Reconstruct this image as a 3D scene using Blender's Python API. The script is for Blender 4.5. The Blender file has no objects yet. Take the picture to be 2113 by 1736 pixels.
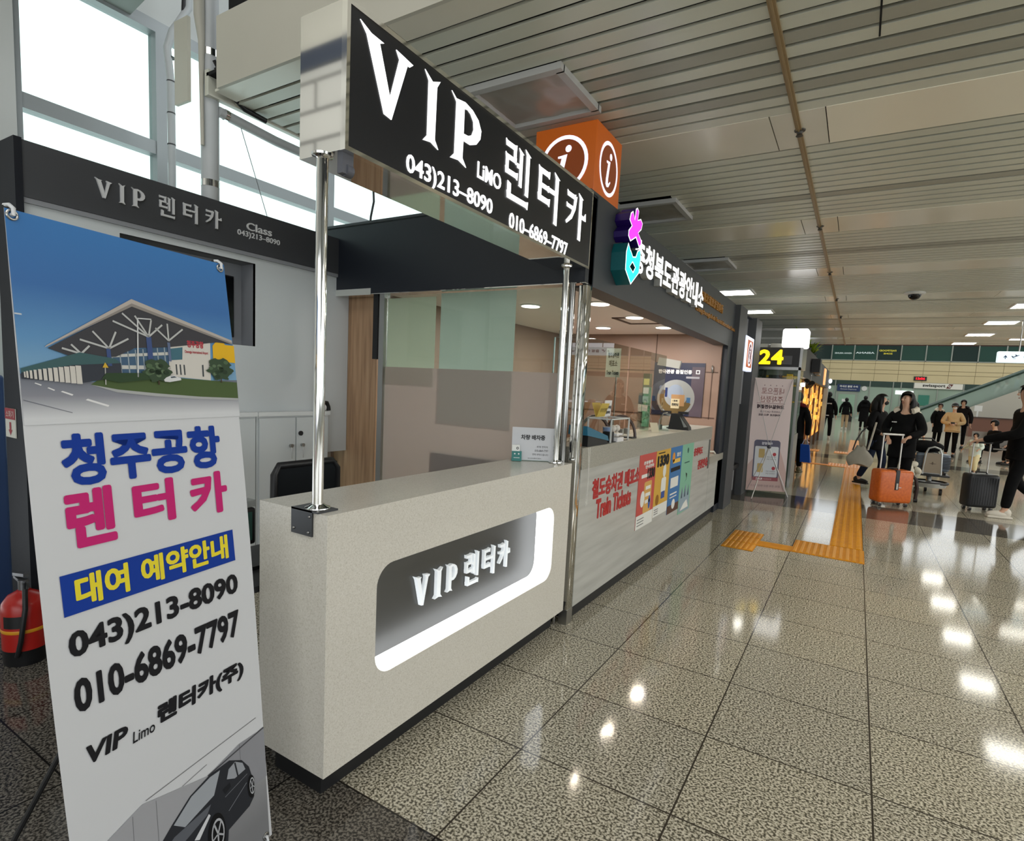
import bpy, bmesh, math, random
from mathutils import Vector, Matrix
random.seed(7)
SC = bpy.context.scene
COL = SC.collection
V3 = Vector

# ---------------------------------------------------------------- camera
W_PX, H_PX = 2113.0, 1736.0
F_PX, CX, CY = 1161.0, 1063.2, 915.6
cam_data = bpy.data.cameras.new('camera')
cam = bpy.data.objects.new('camera', cam_data)
COL.objects.link(cam)
cam_data.sensor_fit = 'HORIZONTAL'
cam_data.sensor_width = 36.0
cam_data.lens = 36.0 * F_PX / W_PX
cam_data.shift_x = (W_PX / 2 - CX) / W_PX
cam_data.shift_y = (CY - H_PX / 2) / W_PX
cam_data.clip_start = 0.02
cam_data.clip_end = 300
_R = (Matrix.Rotation(math.radians(30.983), 4, 'Z') @ Matrix.Rotation(math.radians(-5.997), 4, 'X')
      @ Matrix.Rotation(math.radians(-2.947), 4, 'Y') @ Matrix.Rotation(math.radians(90), 4, 'X'))
cam.matrix_world = Matrix.Translation((0, 0, 1.52)) @ _R
SC.camera = cam

# ---------------------------------------------------------------- view, world, daylight, added fill lamps
SC.view_settings.view_transform = 'Standard'
SC.view_settings.look = 'None'
SC.view_settings.exposure = -0.12
SC.view_settings.gamma = 1.0
SC.view_settings.use_curve_mapping = False
SC.cycles.max_bounces = 8
SC.cycles.transparent_max_bounces = 12
SC.cycles.sample_clamp_indirect = 6.0
wd = bpy.data.worlds.new('overcast_sky')
SC.world = wd
wd.use_nodes = True
wd.node_tree.nodes['Background'].inputs[0].default_value = (0.93, 0.975, 1.0, 1)
wd.node_tree.nodes['Background'].inputs[1].default_value = 2.2

def area_light(name, loc, aim, sx, sy, power, color=(1, 1, 1), shape='RECTANGLE'):
    d = bpy.data.lights.new(name, 'AREA')
    d.shape = shape; d.size = sx; d.size_y = sy
    d.energy = power; d.color = color
    o = bpy.data.objects.new(name, d)
    o.location = loc
    o.rotation_euler = (V3(aim) - V3(loc)).to_track_quat('-Z', 'Y').to_euler()
    COL.objects.link(o)
    return o
# daylight through the tall windows across the hall and through the glazing behind the viewer
area_light('daylight_hall_side', (13.6, 6.0, 2.6), (0, 6.0, 1.2), 16, 3.0, 470, (0.97, 0.99, 1.0))
area_light('daylight_entrance', (4.5, -8.6, 2.4), (1.5, 3.0, 1.3), 10, 3.6, 170, (0.97, 0.99, 1.0))
area_light('fill_over_viewer', (2.6, -2.2, 6.6), (2.6, -1.6, 0), 8, 5, 330, (1.0, 0.985, 0.95))  # added unseen overhead fill that brightens the near floor
area_light('brick_wall_fill', (-6.0, 0.4, 5.6), (-6.2, -3.0, 4.9), 3, 2, 190, (0.98, 0.99, 1.0))  # added lamp to brighten the brick wall mirrored in the sign end
area_light('fill_over_hall', (6.5, 8.5, 3.15), (6.5, 8.5, 0), 1.2, 14, 420, (1.0, 0.97, 0.92))  # added fill below the slats, lifts the hall floor and ceiling
area_light('daylight_atrium', (6.0, 40.0, 12.6), (6.0, 40.0, 0.0), 24, 30, 3800, (1.0, 0.99, 0.95))

# ---------------------------------------------------------------- helpers
def lin(c):
    return tuple((x / 255 / 12.92) if x / 255 <= 0.04045 else ((x / 255 + 0.055) / 1.055) ** 2.4 for x in c)

MATS = {}
def mat(name, rgb, rough=0.5, metal=0.0, emit=0.0, emit_rgb=None, spec=0.5, coat=0.0):
    if name in MATS: return MATS[name]
    m = bpy.data.materials.new(name); m.use_nodes = True
    b = m.node_tree.nodes['Principled BSDF']
    c = lin(rgb) + (1,)
    b.inputs['Base Color'].default_value = c
    b.inputs['Roughness'].default_value = rough
    b.inputs['Metallic'].default_value = metal
    b.inputs['Specular IOR Level'].default_value = spec
    b.inputs['Coat Weight'].default_value = coat
    if emit:
        b.inputs['Emission Color'].default_value = (lin(emit_rgb) if emit_rgb else lin(rgb)) + (1,)
        b.inputs['Emission Strength'].default_value = emit
    MATS[name] = m
    return m

def noise_mat(name, stops, scale, rough=0.4, detail=3, metal=0.0, stretch=(1, 1, 1), bump=0.0, spec=0.5, rough2=None):
    """procedural colour from noise through a colour ramp; stops = [(pos, rgb), ...]"""
    if name in MATS: return MATS[name]
    m = mat(name, stops[0][1], rough, metal, spec=spec)
    nt = m.node_tree; b = nt.nodes['Principled BSDF']
    tc = nt.nodes.new('ShaderNodeTexCoord'); mp = nt.nodes.new('ShaderNodeMapping')
    mp.inputs['Scale'].default_value = stretch
    nz = nt.nodes.new('ShaderNodeTexNoise'); nz.inputs['Scale'].default_value = scale; nz.inputs['Detail'].default_value = detail
    rp = nt.nodes.new('ShaderNodeValToRGB')
    el = rp.color_ramp.elements
    el[0].position, el[0].color = stops[0][0], lin(stops[0][1]) + (1,)
    el[1].position, el[1].color = stops[-1][0], lin(stops[-1][1]) + (1,)
    for p, c in stops[1:-1]:
        e = el.new(p); e.color = lin(c) + (1,)
    nt.links.new(tc.outputs['Object'], mp.inputs['Vector']); nt.links.new(mp.outputs['Vector'], nz.inputs['Vector'])
    nt.links.new(nz.outputs['Fac'], rp.inputs['Fac']); nt.links.new(rp.outputs['Color'], b.inputs['Base Color'])
    if bump:
        bp = nt.nodes.new('ShaderNodeBump'); bp.inputs['Strength'].default_value = bump; bp.inputs['Distance'].default_value = 0.01
        nt.links.new(nz.outputs['Fac'], bp.inputs['Height']); nt.links.new(bp.outputs['Normal'], b.inputs['Normal'])
    return m

def glass_mat(name, tint=(235, 245, 242), clear=0.9, rough=0.0):
    """thin clear sheet: mostly see-through, mirror-like at grazing angles"""
    if name in MATS: return MATS[name]
    m = bpy.data.materials.new(name); m.use_nodes = True; nt = m.node_tree
    for n in list(nt.nodes): nt.nodes.remove(n)
    out = nt.nodes.new('ShaderNodeOutputMaterial'); mix = nt.nodes.new('ShaderNodeMixShader')
    tr = nt.nodes.new('ShaderNodeBsdfTransparent'); gl = nt.nodes.new('ShaderNodeBsdfGlossy'); fr = nt.nodes.new('ShaderNodeFresnel')
    tr.inputs['Color'].default_value = lin(tint) + (1,); gl.inputs['Roughness'].default_value = rough
    fr.inputs['IOR'].default_value = 1.0 + clear * 0.55
    ge = nt.nodes.new('ShaderNodeNewGeometry'); iv = nt.nodes.new('ShaderNodeMath'); iv.operation = 'SUBTRACT'; iv.inputs[0].default_value = 1
    mu = nt.nodes.new('ShaderNodeMath'); mu.operation = 'MULTIPLY'
    nt.links.new(ge.outputs['Backfacing'], iv.inputs[1]); nt.links.new(iv.outputs[0], mu.inputs[0]); nt.links.new(fr.outputs[0], mu.inputs[1])
    nt.links.new(mu.outputs[0], mix.inputs[0]); nt.links.new(tr.outputs[0], mix.inputs[1]); nt.links.new(gl.outputs[0], mix.inputs[2])
    nt.links.new(mix.outputs[0], out.inputs[0])
    MATS[name] = m
    return m

def film_mat(name, rgb, opaque=0.6, through=0.5):
    """frosted, half see-through sheet"""
    if name in MATS: return MATS[name]
    m = bpy.data.materials.new(name); m.use_nodes = True; nt = m.node_tree
    for n in list(nt.nodes): nt.nodes.remove(n)
    out = nt.nodes.new('ShaderNodeOutputMaterial'); mix = nt.nodes.new('ShaderNodeMixShader'); mix2 = nt.nodes.new('ShaderNodeMixShader')
    tr = nt.nodes.new('ShaderNodeBsdfTransparent'); df = nt.nodes.new('ShaderNodeBsdfDiffuse'); tl = nt.nodes.new('ShaderNodeBsdfTranslucent')
    c = lin(rgb) + (1,)
    tr.inputs['Color'].default_value = c; df.inputs['Color'].default_value = c; tl.inputs['Color'].default_value = c
    mix.inputs[0].default_value = opaque; mix2.inputs[0].default_value = through
    nt.links.new(df.outputs[0], mix2.inputs[1]); nt.links.new(tl.outputs[0], mix2.inputs[2])
    nt.links.new(tr.outputs[0], mix.inputs[1]); nt.links.new(mix2.outputs[0], mix.inputs[2]); nt.links.new(mix.outputs[0], out.inputs[0])
    MATS[name] = m
    return m

def tag(o, label=None, cat=None, group=None, kind=None):
    if label: o['label'] = label
    if cat: o['category'] = cat
    if group: o['group'] = group
    if kind: o['kind'] = kind
    return o

def empty(name, loc, label, cat, group=None, rz=0.0):
    o = bpy.data.objects.new(name, None)
    o.empty_display_size = 0.1
    o.location = loc; o.rotation_euler = (0, 0, rz)
    COL.objects.link(o)
    return tag(o, label, cat, group)

def link_mesh(name, me, material, parent=None, local=False):
    o = bpy.data.objects.new(name, me)
    COL.objects.link(o)
    if material is not None:
        me.materials.clear()
        for m in (material if isinstance(material, (list, tuple)) else [material]): me.materials.append(m)
    if parent is not None:
        o.parent = parent
        if not local and parent.type == 'EMPTY':
            o.matrix_parent_inverse = Matrix.Translation(-V3(parent.location))
    return o

class MB:
    """collects shapes; build() links them as ONE mesh object"""
    def __init__(s): s.v = []; s.f = []; s.mi = []; s.sm = []
    def add(s, vs, fs, mi=0, smooth=False):
        n = len(s.v); s.v += [tuple(v) for v in vs]
        for f in fs: s.f.append(tuple(i + n for i in f)); s.mi.append(mi); s.sm.append(smooth)
        return s
    def box(s, x0, x1, y0, y1, z0, z1, mi=0):
        vs = [(x, y, z) for z in (z0, z1) for y in (y0, y1) for x in (x0, x1)]
        return s.add(vs, [(0, 2, 3, 1), (4, 5, 7, 6), (0, 1, 5, 4), (2, 6, 7, 3), (0, 4, 6, 2), (1, 3, 7, 5)], mi)
    def bbox(s, x0, x1, y0, y1, z0, z1, r=0.01, seg=3, mi=0):
        """box with rounded edges"""
        bm = bmesh.new(); bmesh.ops.create_cube(bm, size=1)
        for v in bm.verts: v.co = ((x0 + x1) / 2 + v.co.x * (x1 - x0), (y0 + y1) / 2 + v.co.y * (y1 - y0), (z0 + z1) / 2 + v.co.z * (z1 - z0))
        bmesh.ops.bevel(bm, geom=bm.edges[:], offset=r, segments=seg, affect='EDGES', profile=0.5)
        s.bm(bm, mi); return s
    def bm(s, bm, mi=0, smooth=False):
        bm.verts.index_update()
        s.add([v.co[:] for v in bm.verts], [[v.index for v in f.verts] for f in bm.faces], mi, smooth); bm.free(); return s
    def obox(s, c, ax, ay, az, mi=0):
        """box by centre and three half-axis vectors"""
        c, ax, ay, az = map(V3, (c, ax, ay, az))
        vs = [c + ax * i + ay * j + az * k for k in (-1, 1) for j in (-1, 1) for i in (-1, 1)]
        return s.add(vs, [(0, 2, 3, 1), (4, 5, 7, 6), (0, 1, 5, 4), (2, 6, 7, 3), (0, 4, 6, 2), (1, 3, 7, 5)], mi)
    def quad(s, a, b, c, d, mi=0): return s.add([a, b, c, d], [(0, 1, 2, 3)], mi)
    def cyl(s, p0, p1, r0, r1=None, n=16, mi=0, caps=True):
        r1 = r0 if r1 is None else r1
        p0, p1 = V3(p0), V3(p1); d = (p1 - p0).normalized()
        a = d.orthogonal().normalized(); b = d.cross(a)
        vs = []
        for p, r in ((p0, r0), (p1, r1)):
            for i in range(n):
                t = 2 * math.pi * i / n; vs.append(p + (a * math.cos(t) + b * math.sin(t)) * r)
        s.add(vs, [(i, (i + 1) % n, n + (i + 1) % n, n + i) for i in range(n)], mi, True)
        if caps: s.add(vs, [tuple(range(n - 1, -1, -1)), tuple(range(n, 2 * n))], mi)
        return s
    def tube(s, pts, r, n=10, mi=0):
        pts = [V3(p) for p in pts]; vs = []; prev = None
        for k, p in enumerate(pts):
            d = (pts[min(k + 1, len(pts) - 1)] - pts[max(k - 1, 0)]).normalized()
            a = d.orthogonal().normalized() if prev is None else (prev - d * prev.dot(d)).normalized()
            prev = a; b = d.cross(a)
            rr = r[k] if isinstance(r, (list, tuple)) else r
            for i in range(n):
                t = 2 * math.pi * i / n; vs.append(p + (a * math.cos(t) + b * math.sin(t)) * rr)
        fs = []
        for k in range(len(pts) - 1):
            for i in range(n): fs.append((k * n + i, k * n + (i + 1) % n, (k + 1) * n + (i + 1) % n, (k + 1) * n + i))
        s.add(vs, fs, mi, True)
        s.add(vs, [tuple(range(n - 1, -1, -1)), tuple(range((len(pts) - 1) * n, len(pts) * n))], mi)
        return s
    def lathe(s, prof, c=(0, 0, 0), n=20, mi=0):
        """profile [(r, z)...] spun about the vertical through c"""
        vs = []
        for r, z in prof:
            for i in range(n):
                t = 2 * math.pi * i / n; vs.append((c[0] + r * math.cos(t), c[1] + r * math.sin(t), c[2] + z))
        fs = []
        for k in range(len(prof) - 1):
            for i in range(n): fs.append((k * n + i, k * n + (i + 1) % n, (k + 1) * n + (i + 1) % n, (k + 1) * n + i))
        s.add(vs, fs, mi, True)
        s.add(vs, [tuple(range(n - 1, -1, -1)), tuple(range((len(prof) - 1) * n, len(prof) * n))], mi)
        return s
    def ell(s, c, rx, ry, rz, nu=14, nv=9, mi=0, rot=None):
        vs = []
        for j in range(nv + 1):
            ph = math.pi * j / nv
            for i in range(nu):
                t = 2 * math.pi * i / nu
                q = V3((rx * math.sin(ph) * math.cos(t), ry * math.sin(ph) * math.sin(t), rz * math.cos(ph)))
                if rot is not None: q = rot @ q
                vs.append(V3(c) + q)
        fs = [(j * nu + i, (j + 1) * nu + i, (j + 1) * nu + (i + 1) % nu, j * nu + (i + 1) % nu) for j in range(nv) for i in range(nu)]
        return s.add(vs, fs, mi, True)
    def prism(s, poly, O, ux, uy, d, mi=0):
        """polygon in the (ux, uy) plane at O, pushed back by d against ux x uy"""
        O, ux, uy = V3(O), V3(ux), V3(uy); un = ux.cross(uy).normalized(); n = len(poly)
        vs = [O + ux * a + uy * b for a, b in poly] + [O + ux * a + uy * b - un * d for a, b in poly]
        s.add(vs, [tuple(range(n))], mi)
        if d: s.add(vs, [tuple(range(2 * n - 1, n - 1, -1))] + [(i, n + i, n + (i + 1) % n, (i + 1) % n) for i in range(n)], mi)
        return s
    def build(s, name, material, parent=None, local=False, smooth=None):
        me = bpy.data.meshes.new(name)
        me.from_pydata(s.v, [], s.f)
        mats = material if isinstance(material, (list, tuple)) else [material]
        for m in mats: me.materials.append(m)
        for p, i, sm in zip(me.polygons, s.mi, s.sm):
            p.material_index = i; p.use_smooth = sm if smooth is None else smooth
        bm = bmesh.new(); bm.from_mesh(me)
        bmesh.ops.remove_doubles(bm, verts=bm.verts, dist=1e-5)
        bm.to_mesh(me); bm.free(); me.update()
        me.set_sharp_from_angle(angle=.75)
        return link_mesh(name, me, None, parent, local)

def struct(o): o['kind'] = 'structure'; return o

def curve_mesh(polys, depth=0.0):
    """flat outline(s) with holes -> mesh data in the XY plane, front at z = depth"""
    cu = bpy.data.curves.new('outline', 'CURVE'); cu.dimensions = '2D'; cu.fill_mode = 'BOTH'
    cu.extrude = depth / 2
    for pl in polys:
        sp = cu.splines.new('POLY'); sp.points.add(len(pl) - 1)
        for p, (a, b) in zip(sp.points, pl): p.co = (a, b, 0, 1)
        sp.use_cyclic_u = True
    ob = bpy.data.objects.new('outline', cu); COL.objects.link(ob)
    me = bpy.data.meshes.new_from_object(ob.evaluated_get(bpy.context.evaluated_depsgraph_get()))
    bpy.data.objects.remove(ob); bpy.data.curves.remove(cu)
    for p in me.polygons: p.use_smooth = False
    return me

def place_mesh(me, O, ux, uy, depth=0.0):
    O, ux, uy = V3(O), V3(ux), V3(uy); un = ux.cross(uy).normalized()
    for v in me.vertices:
        a, b, c = v.co; v.co = O + ux * a + uy * b + un * (c + depth / 2)
    return me

def outline(name, polys, material, O, ux, uy, depth=0.0, parent=None, local=False):
    return link_mesh(name, place_mesh(curve_mesh(polys, depth), O, ux, uy, depth), material, parent, local)

class Sheet:
    """a printed sheet: flat shapes of several inks gathered into ONE mesh"""
    def __init__(s, O, ux, uy):
        s.O, s.ux, s.uy = V3(O), V3(ux), V3(uy); s.un = s.ux.cross(s.uy).normalized(); s.v = []; s.f = []; s.m = []; s.mats = []
    def _take(s, me, m):
        if m not in s.mats: s.mats.append(m)
        i = s.mats.index(m); n = len(s.v)
        s.v += [v.co[:] for v in me.vertices]
        for p in me.polygons: s.f.append([q + n for q in p.vertices]); s.m.append(i)
        bpy.data.meshes.remove(me)
    def shape(s, polys, m, k=1, step=.0004):
        if isinstance(m, tuple): m = mat('ink_%d_%d_%d' % m, m, .6, spec=.2)
        s._take(place_mesh(curve_mesh(polys), s.O + s.un * (step * k), s.ux, s.uy), m)
    def build(s, name, parent=None):
        me = bpy.data.meshes.new(name); me.from_pydata(s.v, [], s.f)
        for m in s.mats: me.materials.append(m)
        for p, i in zip(me.polygons, s.m): p.material_index = i
        me.update()
        return link_mesh(name, me, None, parent)

def text_mesh(s, bold=0.0, depth=0.0, spacing=1.0, shear=0.0, res=3):
    cu = bpy.data.curves.new('lettering', 'FONT'); cu.body = s
    cu.offset = bold; cu.extrude = 0.0; cu.resolution_u = res; cu.space_character = spacing; cu.shear = shear
    cu.extrude = 0.05 if depth else 0.0
    ob = bpy.data.objects.new('lettering', cu); COL.objects.link(ob)
    me = bpy.data.meshes.new_from_object(ob.evaluated_get(bpy.context.evaluated_depsgraph_get()))
    bpy.data.objects.remove(ob); bpy.data.curves.remove(cu)
    for p in me.polygons: p.use_smooth = False
    return me

def text(name, s, box, material, O, ux, uy, depth=0.0, parent=None, bold=0.0, spacing=1.0, shear=0.0, mirror=False, res=3, local=False, keep=False):
    """lettering fitted to box = (a0, a1, b0, b1) on the plane (O, ux, uy)"""
    me = text_mesh(s, min(bold, .012), depth, spacing, shear, res)
    if bold > .016:                      # heavier weight: the outline laid several times around itself
        bm = bmesh.new(); r = bold - .008; n_ = 8
        for k in range(n_ + 1):
            m2 = me.copy(); t = 2 * math.pi * k / n_
            for v in m2.vertices:
                if k: v.co.x += r * math.cos(t); v.co.y += r * math.sin(t)
                v.co.z = (1 if v.co.z > 0 else 0) + 1e-5 * k
            bm.from_mesh(m2); bpy.data.meshes.remove(m2)
        bm.to_mesh(me); bm.free()
    else:
        for v in me.vertices: v.co.z = 1.0 if v.co.z > 0 else 0.0
    xs = [v.co.x for v in me.vertices]; ys = [v.co.y for v in me.vertices]
    x0, x1, y0, y1 = min(xs), max(xs), min(ys), max(ys)
    a0, a1, b0, b1 = box
    O, ux, uy = V3(O), V3(ux), V3(uy); un = ux.cross(uy).normalized()
    for v in me.vertices:
        t = (v.co.x - x0) / max(x1 - x0, 1e-6)
        if mirror: t = 1 - t
        a = a0 + t * (a1 - a0); b = b0 + (v.co.y - y0) / max(y1 - y0, 1e-6) * (b1 - b0)
        d = depth + (v.co.z - 1) if v.co.z > .5 else v.co.z
        v.co = O + ux * a + uy * b + un * d
    if mirror: me.flip_normals()
    return link_mesh(name, me, material, parent, local)

def rrect(a0, a1, b0, b1, r, n=6):
    out = []
    for cx, cy, t0 in ((a1 - r, b0 + r, -90), (a1 - r, b1 - r, 0), (a0 + r, b1 - r, 90), (a0 + r, b0 + r, 180)):
        for i in range(n + 1):
            t = math.radians(t0 + 90 * i / n); out.append((cx + r * math.cos(t), cy + r * math.sin(t)))
    return out
def circ(cx, cy, r, n=28, ry=None):
    return [(cx + r * math.cos(2 * math.pi * i / n), cy + (ry or r) * math.sin(2 * math.pi * i / n)) for i in range(n)]
def rect(a0, a1, b0, b1): return [(a0, b0), (a1, b0), (a1, b1), (a0, b1)]

# flared display letters in a unit box
def hs(x0, x1, y, t, f=0.25):          # horizontal stroke with a flared right end
    return [(x0, y - t / 2), (x1 - t * 0.6, y - t / 2), (x1, y - t * (0.5 + f)), (x1 + t * 0.15, y + t / 2 + t * f), (x1 - t * .8, y + t / 2), (x0 + t * .3, y + t / 2), (x0 - t * 0.2, y + t * (0.5 + f))]
def vs_(x, y0, y1, t, k=0.9):           # vertical stroke with wedge top and foot
    return [(x - t * .62, y0), (x + t * .45, y0 - t * .12), (x + t * .5, y1 - t * .5), (x + t * .95, y1 - t * k * .6), (x - t * .95, y1 + t * .15), (x - t * .5, y1 - t * 0.6), (x - t * .5, y0 + t * .35)]
GLYPH = {
 'V': [[(-.02, 1.0), (.18, .93), (.42, .92), (.34, .88), (.56, .28), (.73, .86), (.66, .96), (1.02, .92), (.95, .86), (.90, .86), (.60, 0), (.45, .02), (.10, .88)]],
 'I': [[(.02, 1.02), (.5, .92), (.98, 1.0), (.78, .88), (.74, .1), (.98, -.02), (.5, .03), (0.02, 0), (.26, .1), (.26, .9)]],
 'P': [[(0, 1.02), (.14, .95), (.42, .99), (.66, .95), (.86, .86), (.97, .72), (.95, .58), (.82, .45), (.62, .38), (.40, .38), (.39, .1), (.52, -.02), (.27, .03), (.02, 0), (.14, .1), (.15, .9)],
       [(.40, .88), (.40, .49), (.54, .50), (.66, .55), (.72, .66), (.70, .78), (.60, .87), (.50, .90)]],
 'ren': [hs(.06, .42, .93, .09), [(.33, .9), (.42, .9), (.42, .70), (.33, .70)], hs(.06, .42, .71, .08), [(.06, .71), (.15, .71), (.15, .46), (.06, .46)], hs(.06, .48, .46, .09),
         vs_(.60, .32, .97, .10), hs(.46, .58, .66, .08, 0), vs_(.85, .22, 1.02, .12), [(.14, .30), (.26, .27), (.26, .03), (.14, 0)], hs(.14, .9, .05, .1)],
 'teo': [hs(.04, .50, .90, .10), [(.04, .93), (.16, .90), (.16, .34), (.04, .34)], hs(.06, .48, .62, .09), hs(.04, .54, .36, .11), hs(.52, .76, .62, .09, 0), vs_(.85, .0, 1.02, .14)],
 'ka': [hs(.06, .44, .88, .10), [(.40, .88), (.52, .93), (.46, .62), (.30, .38), (.06, .22), (.02, .27), (.26, .48), (.37, .70)], hs(.04, .42, .62, .08), vs_(.72, .0, 1.02, .13), [(.74, .60), (.90, .58), (1.0, .68), (1.02, .50), (.74, .50)]],
}
def glyphs(name, items, material, O, ux, uy, depth=0.0, parent=None):
    """items = [(glyph, a0, a1, b0, b1), ...] as one lettering mesh"""
    bm = bmesh.new()
    for k, (g, a0, a1, b0, b1) in enumerate(items):
        if g in 'VIP':
            groups = [GLYPH[g]]
        else:
            groups = [[p] for p in GLYPH[g]]
        for gi, pls in enumerate(groups):
            polys = [[(a0 + x * (a1 - a0), b0 + y * (b1 - b0)) for x, y in pl] for pl in pls]
            me = curve_mesh(polys, depth)
            place_mesh(me, V3(O) + V3(ux).cross(V3(uy)).normalized() * gi * 0.0002, ux, uy, depth)
            bm.from_mesh(me); bpy.data.meshes.remove(me)
    me = bpy.data.meshes.new(name); bm.to_mesh(me); bm.free()
    return link_mesh(name, me, material, parent)

X, Y, Z = V3((1, 0, 0)), V3((0, 1, 0)), V3((0, 0, 1))
NX = -X; NY = -Y
# common materials
CHROME = mat('chrome', (225, 225, 222), 0.06, 1.0)
STEEL = mat('brushed_steel', (170, 170, 168), 0.28, 1.0)
MIRROR = mat('mirror_steel', (215, 215, 212), 0.04, 1.0)
BLACK = mat('black_plastic', (18, 19, 22), 0.45)
NAVY = mat('navy_panel', (30, 36, 46), 0.45)
CHAR = mat('charcoal_panel', (62, 64, 68), 0.5)
WHITE = mat('white_paint', (225, 226, 224), 0.45)
PAPER = mat('white_paper', (224, 224, 224), 0.6)
INK = mat('black_ink', (24, 24, 27), 0.6)
RED = mat('red_letter', (176, 22, 24), 0.4)
LIT = mat('lit_white', (255, 255, 255), 0.5, emit=1.6, emit_rgb=(255, 255, 255))
GLASS = glass_mat('clear_glass')
# ================================================================ SETTING
def granite(name, dark, mid, light, mortar):
    m = noise_mat(name, [(.41, dark), (.50, mid), (.60, light)], 104, rough=0.085, detail=2, spec=.34)
    nt = m.node_tree; b = nt.nodes['Principled BSDF']
    ramp = [n for n in nt.nodes if n.type == 'VALTORGB'][0]; tc = [n for n in nt.nodes if n.type == 'TEX_COORD'][0]
    mp = nt.nodes.new('ShaderNodeMapping'); mp.inputs['Location'].default_value = (-.197 + .63 * 20, -4.19 + .561 * 40, 0)
    br = nt.nodes.new('ShaderNodeTexBrick'); br.offset = 0; br.squash = 1
    br.inputs['Scale'].default_value = 1; br.inputs['Brick Width'].default_value = .63; br.inputs['Row Height'].default_value = .561
    br.inputs['Mortar Size'].default_value = .0035; br.inputs['Mortar Smooth'].default_value = 0; br.inputs['Bias'].default_value = 0
    br.inputs['Color1'].default_value = (.95, .95, .96, 1); br.inputs['Color2'].default_value = (1.03, 1.02, 1.0, 1); br.inputs['Mortar'].default_value = (0, 0, 0, 1)
    mul = nt.nodes.new('ShaderNodeMix'); mul.data_type = 'RGBA'; mul.blend_type = 'MULTIPLY'; mul.inputs[0].default_value = 1
    mo = nt.nodes.new('ShaderNodeMix'); mo.data_type = 'RGBA'; mo.inputs[7].default_value = lin(mortar) + (1,)
    nt.links.new(tc.outputs['Object'], mp.inputs[0]); nt.links.new(mp.outputs[0], br.inputs['Vector'])
    nt.links.new(ramp.outputs[0], mul.inputs[6]); nt.links.new(br.outputs['Color'], mul.inputs[7])
    nt.links.new(br.outputs['Fac'], mo.inputs[0]); nt.links.new(mul.outputs[2], mo.inputs[6]); nt.links.new(mo.outputs[2], b.inputs['Base Color'])
    return m
G_LIGHT = granite('granite_light', (84, 80, 69), (168, 162, 142), (212, 206, 188), (62, 56, 48))
G_DARK = granite('granite_dark', (46, 44, 41), (88, 83, 76), (126, 121, 112), (30, 28, 26))
mb = MB()
ys = [-9, .263, 1.385, 8.678, 9.80, 17.1, 18.2, 62]
for k in range(len(ys) - 1):
    mb.add([(-5, ys[k], 0), (22, ys[k], 0), (22, ys[k + 1], 0), (-5, ys[k + 1], 0)], [(0, 1, 2, 3)], k % 2)
struct(mb.build('floor', [G_LIGHT, G_DARK]))

# slatted low ceiling over the booths
SLAT = noise_mat('ceiling_slat', [(.3, (206, 208, 194)), (.7, (214, 215, 202))], 1.2, rough=.32)
SLAT2 = mat('ceiling_slat_aged', (168, 168, 156), .4)
DARKGAP = mat('ceiling_void', (12, 12, 11), .95)
PANEL = noise_mat('ceiling_panel', [(.3, (222, 218, 202)), (.7, (230, 226, 212))], 1.5, rough=.2)
PANEL2 = mat('ceiling_panel_pale', (246, 240, 222), .25)  # paler tone for the right-hand pieces of the nearest full strip
strips = [(2.106, 2.245)] + [(3.807 + 2.25 * k, 4.332 + 2.25 * k) for k in range(7)]
mb = MB()
holes = [(-2.07, -1.52, 2.77, 3.24), (-2.04, -1.55, 5.05, 5.56), (-2.08, -1.56, 7.40, 7.92)]
def slat(y0, y1, mi):
    xs = [(-3.58, 22)]
    for hx0, hx1, hy0, hy1 in holes:
        if y1 > hy0 and y0 < hy1:
            xs = [(-3.58, hx0), (hx1, 22)]
    for a, b in xs:
        for c, d in ((a, min(b, -.497)), (max(a, -.463), b)):
            if d - c > .02: mb.box(c, d, y0, y1, 3.2, 3.214, mi)
prev = 2.245
for s0, s1 in strips[1:] + [(19.6, 19.6)]:
    n = round((s0 - prev) / .123); p = (s0 - prev) / n
    for k in range(n): slat(prev + k * p + .028, prev + (k + 1) * p, 1 if random.random() < .07 else 0)
    prev = s1
mb.box(-3.6, 22, 2.1, 19.6, 3.30, 3.32, 2); mb.box(-.082, -.074, 2.26, 3.2, 3.1985, 3.2, 2)
struct(mb.build('ceiling', [SLAT, SLAT2, DARKGAP]))
# flat panels between the slat fields
k = 0
for s0, s1 in strips:
    mb = MB(); edges = [-3.58 if s0 > 2.3 else -3.52, -2.1, -.62, -.32, 1.6 if s0 > 4.5 else 4.0, 4.2, 7.0, 11, 22]
    for a, b in zip(edges, edges[1:]): mb.box(a, b - .006, s0, s1, 3.196, 3.21, 1 if (a > -.4 and 3 < s0 < 4) else 0)
    k += 1; struct(mb.build('trim_%d' % k, [PANEL, PANEL2]))
mb = MB(); mb.box(-.497, -.463, 2.25, 19.6, 3.188, 3.215); mb.box(-.485, -.475, 2.25, 19.6, 3.18, 3.19)
struct(mb.build('trim_9', mat('rail_bronze', (150, 128, 92), .4)))
mb = MB(); mb.box(-3.62, -3.58, 2.1, 19.6, 3.19, 3.34); struct(mb.build('trim_10', SLAT))
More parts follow.
